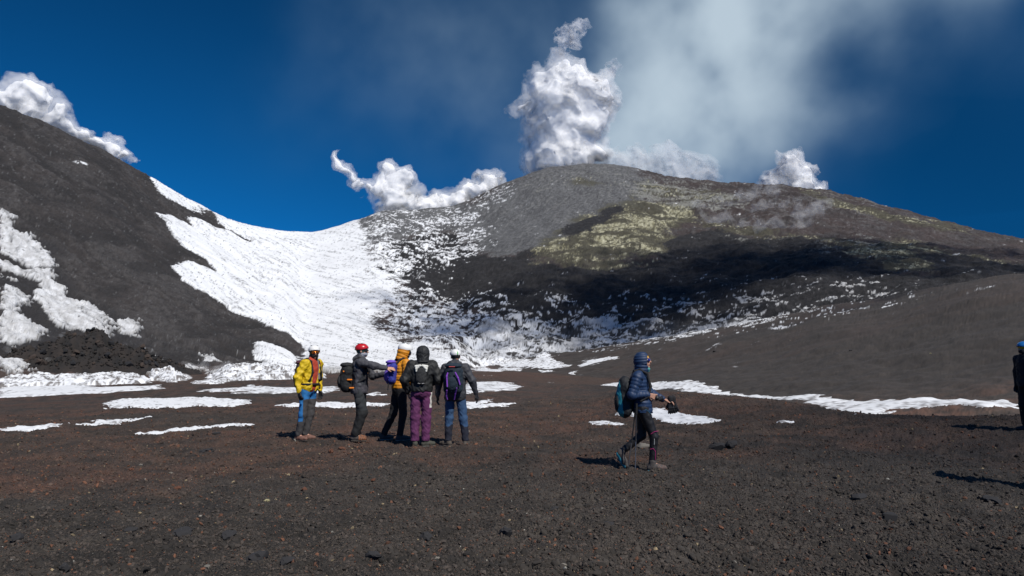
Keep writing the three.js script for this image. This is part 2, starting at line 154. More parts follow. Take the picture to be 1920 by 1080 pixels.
// ---------------------------------------------------------------- what covers the slopes: outlines on the map, x, z in metres
const OUTLINES = {
  snow: [
    [-132.1,-242.2,-134.9,-264.3,-131.1,-274.3,-130.8,-305.1,-110.3,-283.9,-99.8,-286.3,-97.4,-273.6,-101.1,-260.7,-109.3,-261.7,-117.1,-263.4,-122.3,-252,-126.5,-244.2],
    [-113.7,-213.4,-115.3,-226.8,-112.7,-232.7,-107.4,-229.7,-115.8,-239.7,-114.6,-250.2,-110.1,-248,-110,-260.4,-100.8,-256.2,-98.6,-270.8,-98.6,-289.6,-91.9,-301.4,-78.7,-310.4,-65.1,-303.9,-57.8,-270.9,-46.8,-247.4,-34.8,-233.2,-34.2,-223.5,-36.8,-208.6,-33.3,-193.4,-37.5,-184.6,-33.8,-173.3,-25.6,-164,-19.9,-159.6,-9.2,-158,-7.8,-125.3,-16.1,-80,-24.7,-79.6,-41.1,-137.1,-45.5,-148.7,-51.4,-148.7,-59.7,-154.8,-70,-159.4,-75.7,-158.6,-84.3,-167.1,-86.5,-178.9,-80.6,-186.1,-86.7,-189.6,-91.9,-191.7,-98.6,-197.1,-108.9,-211.1],
    [-134.5,-203.2,-133.4,-210.4,-132.4,-208.5,-133.6,-202.1],
    [-47.6,-126.4,-47.5,-129.9,-44.8,-128,-41.2,-123.2,-40.4,-128.5,-36.2,-115.3,-35.3,-105.9,-35.8,-104.8,-39,-109.2,-42.5,-114.8],
    [-38.3,-93.2,-39.1,-102.7,-35.8,-104.8,-34.3,-110.5,-16.8,-54.4,-23.3,-65.4,-26.9,-64.2,-36.8,-83.2],
  ],
  ice: [
    [-8.7,-180.6,-2.8,-181.9,0.3,-177.4,-3.4,-173.5,-6.9,-169.6,-7.9,-173.6],
    [-1.6,-173.7,3.4,-175.2,2.6,-167.7,0.3,-166.4],
    [0.3,-163.7,5.7,-169.3,5.1,-165,1.9,-160.9],
    [12.3,-161.5,15.5,-168.7,18.4,-170.5,19.4,-163.4,16.1,-158.9,13.5,-157.7],
    [5.8,-172.7,9.7,-173.4,8.6,-166.7,10.8,-161.8,8.9,-162.9],
    [18.1,-178.2,24.7,-175.8,25.6,-172.4,19.1,-174.4],
    [29.4,-170.9,36.8,-167.9,37.2,-164.3,30.1,-167.5],
    [-104.6,-137,-101.3,-136.8,-96.2,-129.3,-95.1,-129.7,-91.1,-125.8,-94.1,-131.2,-96.1,-134.7,-92.1,-130.4,-89.1,-128,-84.1,-124,-81.9,-121.5,-81.4,-118.1,-84.3,-117.4,-86.7,-116.8,-87.9,-115.9],
    [-86.6,-114.2,-83.4,-115,-80.7,-112,-82.2,-111,-84,-111],
    [-82.5,-115,-80.4,-118.7,-76.9,-114.7,-75,-115,-74.3,-111.2,-79.8,-112.6],
    [-81.8,-108.1,-79.4,-109.1,-78.2,-107.5,-78.9,-106.7,-80.2,-106.2],
    [-76.1,-101.5,-76.3,-104.4,-73.1,-102.6,-70.7,-98.1,-69,-93.7,-72,-96.2],
    [-73.8,-105,-75.4,-108.4,-76.5,-111.8,-72.3,-112.4,-68,-106.5,-64.6,-100.1,-62.4,-97.4,-62.7,-94.7,-66.8,-98.7],
    [-71.4,-111.5,-69.4,-112.9,-67.6,-112.1,-63.9,-107.6,-59.2,-100.5,-57.8,-98.8,-56.4,-94.7,-52.6,-93.7,-52.3,-90.3,-56.6,-93.2,-59.8,-95.7,-63.6,-99.3,-65,-102,-65.2,-103.9,-68.7,-109],
    [-63.2,-108.6,-63.6,-112.2,-62.5,-112.7,-63.9,-116,-63.3,-116.5,-58.6,-106.9,-55.6,-101.2,-57.9,-102.4],
    [-70.9,-94.3,-69.4,-95.8,-64.7,-90.5,-63.6,-91.1,-59.7,-88,-57.1,-82.4,-55.6,-76.9,-55.2,-73.9],
    [-55.1,-99.1,-52,-97.5,-50.4,-94,-52.3,-95.4],
    [-51.9,-101.3,-51.7,-102.3,-49.3,-97.6,-49.5,-96.9],
    [-48.5,-106.7,-48.7,-109,-44.5,-104.1,-41.8,-98.3,-40.7,-94.4,-43.7,-99.5,-45.8,-102],
    [-47.4,-118.3,-42.5,-109.9,-43.3,-110.2,-45.8,-114],
    [-43.7,-106.5,-40.9,-101.7,-41.3,-101.6],
    [-49.4,-115.1,-47.2,-112,-47.9,-112.4],
    [-41.1,-104.3,-40.5,-105.9,-38.3,-99.8,-39.3,-100],
    [-43.7,-91.6,-42.2,-90.4,-38.9,-82.9,-40.5,-84.5],
    [-41.5,-90.1,-40.9,-91.6,-32.7,-72.6,-37.8,-83.1],
    [-53.2,-71.3,-51.8,-71,-49.4,-71.5,-47.3,-66.3,-47.3,-63.5],
    [-52,-89.1,-49,-87.5,-45.7,-85.9,-43.6,-86.5,-34.8,-70.1,-38.2,-72.5,-45.3,-82.2],
  ],
  speckle: [
    [0.62,-65.1,-303.9,-54.4,-311.5,-38.5,-303.4,-28.8,-280.2,-36.9,-260.2,-37.5,-238.5,-46.8,-247.4,-57.8,-270.9],
    [0.36,-78.1,-307.8,-61.6,-323.2,-41.8,-329.3,-27.4,-344.7,0,-358.3,-8.1,-339.5,-20.3,-319.4,-39.5,-311.1,-53.8,-295.1],
    [0.4,-57.3,-301.4,-25,-314.8,-7.4,-309.7,-12.9,-271.4,-22.4,-258.4,-35.9,-253.3],
    [0.66,-36.8,-208.6,-32.2,-227.8,-21.7,-213.2,-8.7,-185,0,-175.4,5,-159.5,0,-115.4,-7.3,-125,-9.7,-156,-19.9,-159.6,-25.6,-164,-33.2,-176.9],
    [0.53,-31.8,-224.7,-18.1,-209.6,0,-186.1,14.3,-182.7,18.7,-171.1,13.7,-117.2,4.8,-154.8,-7.9,-170.1],
    [0.44,11.6,-185,24.3,-182.6,37.9,-167.2,46.3,-160,28.6,-107.7,20.2,-117.8,13,-119.6,12.9,-165.9],
    [0.24,-28.8,-229.4,6.1,-195.9,34.8,-185,57.7,-167.3,61,-149.9,35.7,-91.3,43.3,-162.9,13,-184.7,-17.8,-206.3],
    [0.62,35.7,-157.9,44.9,-155.3,49.9,-152,55.2,-150.1,59.4,-147.5,34.8,-86,34.3,-95.3,30,-101.1,25,-106.8],
    [0.16,56.9,-195.5,81.8,-162.3,81.3,-136.3,41.6,-78.1,63.1,-149.1,49.6,-171.2],
    [0.8,42,-89.3,40.6,-75.7,38.8,-71.8,38.5,-80.6],
  ],
  greyash: [
    [-27,-339.5,0,-358.3,26.5,-367.7,62.9,-357.3,73.1,-339.3,66.2,-319.4,44.7,-295.8,25.3,-265.9,7.9,-251,-4,-254,-15.4,-278.4,-21.8,-305.7],
    [-76.9,-303.3,-65.2,-328.3,-27.7,-348.3,-20.3,-319.4,-47.4,-299.2,-55.4,-269.8],
  ],
  sulphur: [
    [0.55,4.9,-249.6,19.4,-272.2,30.5,-295.3,41.1,-303.8,55.5,-316.8,82.2,-312.9,80.4,-289.2,62.1,-270,67.5,-250.9,52.4,-228.8,33.8,-225.3,18.2,-230.5],
    [0.8,29.5,-286.1,56.6,-296.7,81.2,-309.2,81.6,-293.3,68.9,-280.1,46.8,-268.2,28.9,-260.5],
    [0.75,19.4,-245.2,35.3,-262.1,57.8,-260.8,55,-240.1,34.8,-231.8],
    [0.35,-14,-222.5,7.5,-236.9,42.2,-223.2,52.4,-228.8,45.9,-215.6,15.1,-213.9,-3.1,-200.2],
    [0.6,103.7,-213.3,118.5,-220.3,141.6,-241.6,126.1,-204.7,118.9,-179.5,99.3,-141.8,98,-155.5,96,-164.7,94.7,-187.5],
    [0.7,132.3,-313,141.9,-296.9,157.5,-275.3,170.7,-262.4,172.1,-246.9,163,-250.9,141.3,-277.6,133.4,-299],
    [0.6,83,-243.9,86.8,-238.5,86.8,-224.1,84.2,-231.3],
    [0.42,79.2,-301.9,92.7,-265.7,107.1,-225.5,108.8,-211.6,90.5,-212.2,79.2,-256.2],
    [0.4,60.5,-344,98,-332.1,108.8,-310.4,90.4,-307.1,61.6,-322.3],
    [0.6,45.9,-69.6,47.1,-67.2,45.6,-60.7,43.4,-57.8,43,-62.2],
    [0.5,129,-214.7,134.9,-196.4,133.9,-176.9,120.2,-159.8,123.5,-186.3],
    [0.5,30.6,-348.5,41.9,-349.5,50.3,-332,32.6,-340.1],
  ],
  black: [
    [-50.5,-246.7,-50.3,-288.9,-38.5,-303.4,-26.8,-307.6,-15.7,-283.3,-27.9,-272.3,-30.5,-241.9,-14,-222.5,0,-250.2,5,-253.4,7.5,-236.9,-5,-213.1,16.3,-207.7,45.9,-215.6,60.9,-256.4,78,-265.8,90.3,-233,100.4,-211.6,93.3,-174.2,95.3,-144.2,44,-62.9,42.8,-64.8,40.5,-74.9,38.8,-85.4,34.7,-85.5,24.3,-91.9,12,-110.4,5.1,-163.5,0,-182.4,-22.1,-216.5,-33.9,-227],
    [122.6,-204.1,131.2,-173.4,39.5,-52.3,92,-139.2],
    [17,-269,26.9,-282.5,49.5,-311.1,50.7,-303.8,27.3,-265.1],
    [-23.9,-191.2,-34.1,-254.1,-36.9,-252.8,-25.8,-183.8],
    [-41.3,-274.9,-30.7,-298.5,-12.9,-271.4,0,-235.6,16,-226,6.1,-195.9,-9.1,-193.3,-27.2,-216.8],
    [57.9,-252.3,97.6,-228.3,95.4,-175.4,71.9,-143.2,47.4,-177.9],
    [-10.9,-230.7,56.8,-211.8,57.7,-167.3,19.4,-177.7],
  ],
  pale: [
    [0.6,50.9,-335.5,74.7,-346.1,99.8,-337.8,113,-308.4,103.2,-295,82.7,-297.2,68.4,-307.2,55.5,-316.8],
    [0.4,0,-356,28.9,-361.5,62.9,-357.3,66.3,-345.8,32.6,-340.1,10.6,-331.4],
    [0.45,87.6,-213.1,119.5,-235.7,135.1,-224.8,119.2,-203.9,92.6,-195.5],
    [0.35,72.7,-269.6,92.9,-239.6,111.2,-234.1,95.6,-223.7,79.4,-238.8],
  ],
  rubble: [
    [-14.1,-150.7,-12.3,-175.2,0,-175.4,19.1,-174.4,43.3,-162.9,55.3,-153.6,24.3,-91.9,12,-110.4,0,-115.4,-7.8,-125.3],
  ],
  wet: [
    [-88.4,-116.6,-96.1,-134.7,-92.2,-137,-78.5,-120.2,-74,-116.3,-71.2,-115,-65.6,-112.5,-65.2,-119,-55.1,-104.1,-43.1,-88.1,-42.8,-77.7,-46.1,-70.7,-49.5,-69.4,-53.5,-71.7],
  ],
};
const PATCHES = [
  ['broad snow sheet along the foot of the lava mound', 0.1, [-35.94,-48.37,-34.37,-49.34,-29.15,-45.94,-23.86,-42.82,-22.85,-44.74,-20.39,-39.82,-21.36,-37.85,-22.05,-35.66,-22.45,-33.78,-23.98,-33.75,-25.03,-33.75]],
  ['wide flat snow patch on brown plain left of the yellow jacket hiker', 0.07, [-14.26,-24.31,-15.14,-27.04,-13.97,-27.4,-13.01,-28.07,-11.05,-26.49,-9.42,-25.17,-8.91,-23.57,-9.3,-22.74,-9.88,-21.71,-9.71,-20.99,-11.56,-20.82,-12.52,-21.64]],
  ['short snow streak below the wide snow patch', 0.04, [-9.93,-16.03,-10.2,-16.98,-9.89,-17.59,-9.49,-17.91,-9.4,-16.85,-9.63,-16.04]],
  ['snow streak reaching the frame edge left of the short streak', 0.05, [-11.28,-15.27,-10.83,-15.64,-10.37,-16.15,-10.1,-15.18,-10.42,-14.73,-10.71,-14.51]],
  ['long thin slanting snow streak, the nearest of the streaks on the plain', 0.05, [-7.53,-13.97,-7.45,-14.68,-7.26,-15.24,-7.16,-15.83,-6.84,-15.59,-6.79,-16.35,-6.22,-16.77,-6.27,-15.97,-6.56,-15.25,-6.96,-14.37,-7.09,-13.79]],
  ['snow patch with red cinder bits behind the yellow jacket hiker', 0.07, [-16.49,-36.26,-17.03,-39.32,-15.51,-38.56,-15.97,-42.11,-13.02,-38.25,-11.77,-38.03,-10.19,-38.72,-8.49,-34.29,-8.89,-31.94,-9.97,-31.45,-12.58,-31.29,-13.12,-34.64,-14.62,-34.38]],
  ['thin snow line behind the red helmet hiker', 0.05, [-7.8,-23.25,-7.45,-24.12,-6.41,-24.42,-4.47,-24.11,-4.11,-22.69,-5.54,-22.43,-7.19,-22.17]],
  ['ragged snow patch just behind the hiker in blue jeans', 0.07, [-3.02,-39.03,-2.79,-51.44,-1.25,-53.73,0,-52.56,0.48,-44.17,-0.14,-36.16,-1.58,-34.04,-2.08,-29.89]],
  ['lower snow patch beside the black glove of the blue jeans hiker', 0.06, [-1.78,-23.53,-1.32,-24.41,-0.85,-26.28,-0.69,-25.49,-1,-23.45,-0.04,-23.06,-0.17,-22.08,-1.1,-21.93,-1.61,-21.95]],
  ['snow bank along the cone foot behind the group', 0.18, [-8.27,-136.58,-6.54,-153.15,-4.19,-153.93,-3.63,-155.85,0,-154.33,3.76,-121.05,7.25,-155.42,6.78,-116.38,9.1,-104.63,6.5,-104.75,3.38,-108.84,0,-118.1,-6.01,-129.06]],
  ['small tilted snow strip at the foot of the ash hill', 0.12, [9.9,-103.67,11.88,-105.44,14.57,-104.11,15.72,-101.13,15.08,-99.52,12.56,-101.07,10.61,-101.21]],
  ['snow patch lying beside the walking woman on the swell', 0.06, [2.75,-17.81,3.28,-17.74,3.84,-18.31,4.19,-18,4.39,-17.27,4.71,-16.52,4.72,-15.72,4.11,-15.71,3.44,-15.97,3.12,-16.9]],
  ['long curved snow strip in the gully below the ash hill', 0.12, [7.73,-59.44,9.72,-62.76,12.08,-60.03,13.62,-51.76,13.94,-44.48,14.33,-38.23,14.87,-35.3,15.28,-34.56,14.85,-32.87,15.47,-30.81,15.56,-27.74,17.12,-26.92,17.83,-24.47,16.64,-23.12,15.74,-23.17,14.97,-24.53,13.8,-25.75,7.76,-15.65,13.5,-29.9,13.66,-34.62,13.34,-39.51,12.34,-46.94,11.15,-51.5,8.74,-53.8]],
  ['thin broken snow line left of the walking woman', 0.03, [1.88,-16.5,2.19,-16.74,2.61,-15.97,2.53,-15.69,1.98,-16.09]],
  ['tiny snow patch below the ash hill gully', 0.04, [5.76,-14.91,5.91,-15.06,5.87,-14.77,5.75,-14.76]],
  ['narrow snow lines below the snow bank', 0.05, [-6.66,-114.45,-5.19,-121.7,-1.31,-112.35,-1.54,-99.2,-4.67,-100.35]],
  ['narrow snow line under the bank end', 0.05, [-2.28,-117.52,0,-115.44,1.56,-111.43,1.24,-106.35,-1.26,-108.65]],
  ['narrow snow sliver right of the bank', 0.05, [4.22,-104.64,5.99,-102.95,6.24,-100.57,4.35,-101.98]],
  ['short snow dash on the brown plain far behind the group', 0.05, [7.82,-93.4,8.84,-94.95,8.47,-91.02,7.84,-91.9]],
  ['short snow streak behind the pointing hands', 0.05, [-6.43,-30.79,-6.1,-31.84,-5.64,-29.79,-5.91,-28.88]],
];
const BANKS = [
  ['lumpy white snow bank at the foot of the lava mound', 0.75, [-45.53,-61.23,-46.08,-63.95,-46.5,-67.39,-44.96,-67.45,-40.56,-64.62,-41.04,-69.67,-39.59,-70.94,-34.79,-64.6,-27.36,-52.34,-25.5,-47.07,-27.72,-47.13,-28.72,-45.81,-32.04,-47.05,-33.96,-45.72]],
  ['dirty ice bank between the lava mound and the ash flank', 0.9, [-37.92,-72.49,-40.35,-81.32,-32.22,-68.15,-26.07,-54.73,-25.82,-52.11,-28.48,-54.89]],
  ['long white snow bank under the dark flank behind the yellow jacket hiker', 1, [-28.32,-64.35,-34.11,-83.01,-34.75,-91.44,-25.26,-74.06,-23.48,-73.89,-22.27,-79.77,-16.49,-59.14,-17.66,-54.28,-20.16,-53.12,-22.73,-53.35]],
  ['low dirty ice hummock in front of the steaming flank', 0.35, [-24,-52.18,-23.74,-54.75,-21.73,-51.97,-20.62,-47.56,-21.74,-47.61]],
];
const STEAM = {
  summit: [[32.8,123.6,-408.7,17.6,1], [19.7,127.3,-409.5,11.2,1], [44.1,126,-407.6,10.8,1], [29.6,140.6,-408.9,16,1], [42.7,143.6,-407.8,13.4,1], [33,157.5,-408.7,17.6,1], [23.1,154.4,-409.3,11.2,1], [46.1,160.4,-407.4,13.4,1], [38.1,171.1,-408.2,12.1,1], [52.7,164.2,-406.6,10.2,1], [29.9,173.1,-408.9,11.2,0.9], [16.6,168.2,-409.7,9.6,0.6], [9.9,156.3,-409.9,8,0.4], [3.3,156.3,-410,5.1,0.25], [13.3,176.9,-409.8,7,0.35], [14.8,136.8,-409.7,8.3,0.8], [29.9,185.2,-408.9,5.8,0.25]],
  wisp: [[35.2,202.6,-410.5,6.4,0.35], [41.9,209.3,-409.9,4.8,0.3], [30.2,197.2,-410.9,4.8,0.3], [62.9,180.9,-407.2,3.8,0.12]],
  saddle: [[-66.3,90.5,-378.2,8.9,1], [-72.2,98.2,-377.1,6.5,0.9], [-65,100.7,-378.5,7.4,1], [-69.5,107.6,-377.7,4.7,0.7], [-59.1,104,-379.4,4.2,0.5], [-57.4,89.6,-379.7,8.3,1], [-45.5,88.1,-381.3,7.2,1], [-30.5,91.5,-382.8,6.6,1], [-18.3,96.1,-383.6,7.2,0.9], [-10.7,101.1,-383.9,6,0.7], [-24.5,97.9,-383.2,5.4,0.7], [-15.3,105.2,-383.7,4.2,0.35], [-5.5,105.2,-384,3.3,0.3], [-78.5,96,-375.9,3.8,0.6], [-82,98.3,-375.1,3.5,0.6], [-84.9,99.9,-374.5,3.2,0.6], [-87.5,101.6,-373.9,3.2,0.65], [-90.1,103.9,-373.3,2.9,0.65], [-92.4,106.2,-372.7,2.9,0.65], [-94.4,108.5,-372.2,2.6,0.6], [-96.2,110.5,-371.8,2.6,0.6], [-97.9,112.5,-371.3,2.3,0.6], [-99.1,114.5,-371,2,0.5], [-98.8,116.4,-371.1,1.5,0.5], [-76.2,94,-376.4,4.1,0.6], [-74.6,100.2,-376.7,3.8,0.5], [-71.8,105,-377.2,3.5,0.5], [-73.6,108.6,-376.9,2.7,0.4], [-68.1,110.1,-377.9,2.7,0.4], [-63.6,107.8,-378.7,3,0.4], [-37.1,89.5,-382.2,5.4,0.9], [-51.5,92.8,-380.5,4.5,0.6], [-24.5,101.9,-383.2,3.9,0.4], [-19.9,107.3,-383.5,3.3,0.3], [-10.7,108.4,-383.8,3,0.3]],
  flank: [[-190.1,97.6,-247.4,5.1,0.7], [-186.4,101.2,-250.2,5.9,0.9], [-182.3,100.3,-253.2,5.6,0.9], [-183.4,94.7,-252.4,6,0.9], [-177.8,94.7,-256.3,5.3,0.9], [-174.6,92,-258.6,4.5,0.9], [-170.3,89.5,-261.4,3.7,0.8], [-165.7,87.1,-264.4,3.3,0.9], [-161.7,85.6,-266.8,3.1,0.8], [-179,88.4,-255.6,4,0.7], [-157.6,82.9,-269.3,2.1,0.5], [-154.2,80.8,-271.2,1.7,0.4], [-189.2,104.6,-248.1,3.1,0.4], [-160.3,89.9,-267.7,2.9,0.3]],
  east: [[146,96.5,-365.9,6.9,1], [152.6,103.5,-363.3,8,1], [156,95.7,-361.8,7.4,1], [163,91.1,-358.7,4.5,0.8], [150.3,109.8,-364.2,4.6,0.7], [142.4,100.8,-367.4,4,0.5]],
  ridge: [[67.6,114.5,-402.4,8.2,0.4], [84.6,112.3,-399.1,10,0.5], [101.1,111.2,-395.3,9.9,0.55], [112.8,109,-392.1,8,0.55], [77.1,121.9,-400.7,7.8,0.25], [95.4,120.1,-396.7,7.8,0.25], [61.4,122.1,-403.4,6.3,0.2]],
};
const FUMES = {
  mound: [[-53.98,2.1,-73.86,0.8],[-51.93,1.5,-73.05,0.9],[-49.04,0.7,-71,0.8],[-56.78,3.5,-84.28,0.8],[-64.75,7.2,-98.61,1.1],[-58.59,3.7,-80.85,0.9],[-53.06,2.9,-90.92,0.7],[-45.53,0.6,-81.5,0.8],[-47.29,0.6,-76.18,0.7],[-54.95,4.4,-105.26,1.2],[-62.77,8.6,-121.67,1.1],[-41.05,0.2,-87.47,1],[-36.15,-0.1,-83.26,0.9],[-22.39,-0.1,-56.68,0.5]],
  cone: [[83.77,68.1,-301.02,3.8],[81.74,57.5,-278.43,3.5],[96.94,71.4,-304.55,3.3],[107.93,74.7,-307.99,3.4],[119.56,78.3,-312.49,2.9],[104.83,63.8,-286.75,3.1],[117.11,66.6,-288.7,2.7],[115.62,57.9,-269.64,3],[126.53,63.3,-279.19,2.6],[87.49,52.3,-262.76,3.3],[103.42,50,-250.89,2.7],[93.8,49.1,-251.85,2.8]],
};
const ROCKS = [[3.46,-11.71,0.13,0],[3.77,-11.92,0.1,0],[2.28,-12.07,0.1,2],[-5.02,-11.45,0.09,0],[-5.84,-13.71,0.08,0],[-2.39,-8.05,0.045,1],[-3.9,-8.18,0.04,1],[-2.62,-7.48,0.05,3],[5.06,-7.43,0.09,0],[3.8,-7.68,0.08,0],[0.43,-7.14,0.05,0],[-0.72,-5.92,0.06,0],[-2.93,-11.25,0.05,1],[-2.89,-11.78,0.06,1],[-2.86,-12.22,0.05,2],[-5.38,-10.11,0.06,2],[-4.64,-9.49,0.05,2],[-5.26,-9.63,0.04,1],[-1.05,-5.34,0.05,0],[-2.18,-5.07,0.06,2],[-3.27,-5.17,0.05,0],[-2.39,-5.95,0.07,0],[-1.93,-5.34,0.08,0],[-2.81,-5.99,0.07,0],[3.63,-6.74,0.08,0],[-0.56,-5.27,0.05,2],[3.24,-9.86,0.04,0],[6.52,-10.65,0.06,0],[2.65,-5.85,0.02,3],[-3.32,-6.13,0.05,0],[-4.11,-5.85,0.06,0],[-1.65,-5.2,0.05,0],[-1.71,-8.6,0.03,1],[-0.09,-7.77,0.02,1],[0.37,-5.14,0.06,2],[-0.05,-6.04,0.05,0],[0.88,-6.42,0.05,0],[26.4,-65.16,0.2,2],[21.78,-73.7,0.16,0],[54.55,-148.46,0.2,0],[24.32,-39.85,0.1,3],[24.73,-50.05,0.1,0]];
// feet yellow -3.92 -13.01
// feet red -2.82 -12.76
// feet orange -2.17 -12.76
// feet purple -1.62 -12.22
// feet jeans -1 -12.22
// feet woman 1.82 -9.72
// feet edge 8.66 -11.58
// mound [ -47.35, -67.86 ] [ -45.84, -71.24 ] [ -40.7, -77.22 ]

// a map sheet of one kind of cover, softened so that noise can fray its edge
const MAP = { x0: -340, z0: -440, w: 2040, h: 1200, s: 3 };
function sheet(list, valued, soft = 3) {
  const cv = document.createElement('canvas'); cv.width = MAP.w; cv.height = MAP.h;
  const g = cv.getContext('2d'); g.fillStyle = '#000'; g.fillRect(0, 0, MAP.w, MAP.h);
  for (const P of list) {
    const o = valued ? 1 : 0, v = Math.round(255 * (valued ? P[0] : 1));
    g.fillStyle = `rgb(${v},${v},${v})`; g.beginPath();
    for (let i = o; i < P.length; i += 2) g[i === o ? 'moveTo' : 'lineTo']((P[i] - MAP.x0) * MAP.s, (P[i + 1] - MAP.z0) * MAP.s);
    g.closePath(); g.fill();
  }
  const px = g.getImageData(0, 0, MAP.w, MAP.h).data;
  let a = new Float32Array(MAP.w * MAP.h), b = new Float32Array(MAP.w * MAP.h);
  for (let i = 0; i < a.length; i++) a[i] = px[i * 4] / 255;
  for (let pass = 0; pass < 2; pass++) {
    for (let y = 0; y < MAP.h; y++) { let s = 0; const r = y * MAP.w; for (let x = -soft; x < MAP.w; x++) { if (x + soft < MAP.w) s += a[r + x + soft]; if (x - soft - 1 >= 0) s -= a[r + x - soft - 1]; if (x >= 0) b[r + x] = s / (2 * soft + 1); } }
    for (let x = 0; x < MAP.w; x++) { let s = 0; for (let y = -soft; y < MAP.h; y++) { if (y + soft < MAP.h) s += b[(y + soft) * MAP.w + x]; if (y - soft - 1 >= 0) s -= b[(y - soft - 1) * MAP.w + x]; if (y >= 0) a[y * MAP.w + x] = s / (2 * soft + 1); } }
  }
  return (x, z) => {
    const u = clamp((x - MAP.x0) * MAP.s, 0, MAP.w - 2), v = clamp((z - MAP.z0) * MAP.s, 0, MAP.h - 2), i = Math.floor(u), j = Math.floor(v), f = u - i, k = v - j, q = j * MAP.w + i;
    return lerp(lerp(a[q], a[q + 1], f), lerp(a[q + MAP.w], a[q + MAP.w + 1], f), k);
  };
}
const cover = { snow: sheet(OUTLINES.snow, false, 3), snowWide: sheet(OUTLINES.snow, false, 26), ice: sheet(OUTLINES.ice, false, 3), speckle: sheet(OUTLINES.speckle, true, 14), greyash: sheet(OUTLINES.greyash, false, 12), sulphur: sheet(OUTLINES.sulphur, true, 9), black: sheet(OUTLINES.black, false, 10), rubble: sheet(OUTLINES.rubble, false, 10), pale: sheet(OUTLINES.pale, true, 10), wet: sheet(OUTLINES.wet, false, 10) };

const RGB = (r, g, b) => [r, g, b];
const mixc = (a, b, t) => [a[0] + (b[0] - a[0]) * t, a[1] + (b[1] - a[1]) * t, a[2] + (b[2] - a[2]) * t];
const C = {
  snow: RGB(0.77, 0.785, 0.8), oldSnow: RGB(0.36, 0.355, 0.35), ash: RGB(0.108, 0.109, 0.11), ashDark: RGB(0.062, 0.062, 0.064), lava: RGB(0.0088, 0.0085, 0.0095), lavaHi: RGB(0.02, 0.0187, 0.0197),
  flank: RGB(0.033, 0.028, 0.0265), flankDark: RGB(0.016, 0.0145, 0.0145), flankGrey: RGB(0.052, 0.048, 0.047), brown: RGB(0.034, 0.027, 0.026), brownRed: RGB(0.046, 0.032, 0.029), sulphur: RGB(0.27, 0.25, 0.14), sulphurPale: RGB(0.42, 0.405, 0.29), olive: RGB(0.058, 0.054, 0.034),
  hill: RGB(0.037, 0.0305, 0.026), hillRed: RGB(0.045, 0.033, 0.027), plainRed: RGB(0.1, 0.053, 0.036), plainBrown: RGB(0.08, 0.054, 0.04), cinder: RGB(0.055, 0.0465, 0.039), cinderDark: RGB(0.031, 0.0265, 0.0225), rubble: RGB(0.06, 0.058, 0.056),
};
// surface relief added to the landform; returns height, and fills out[0..2] with the colour, out[3] with snow cover
const out4 = [0, 0, 0, 0];
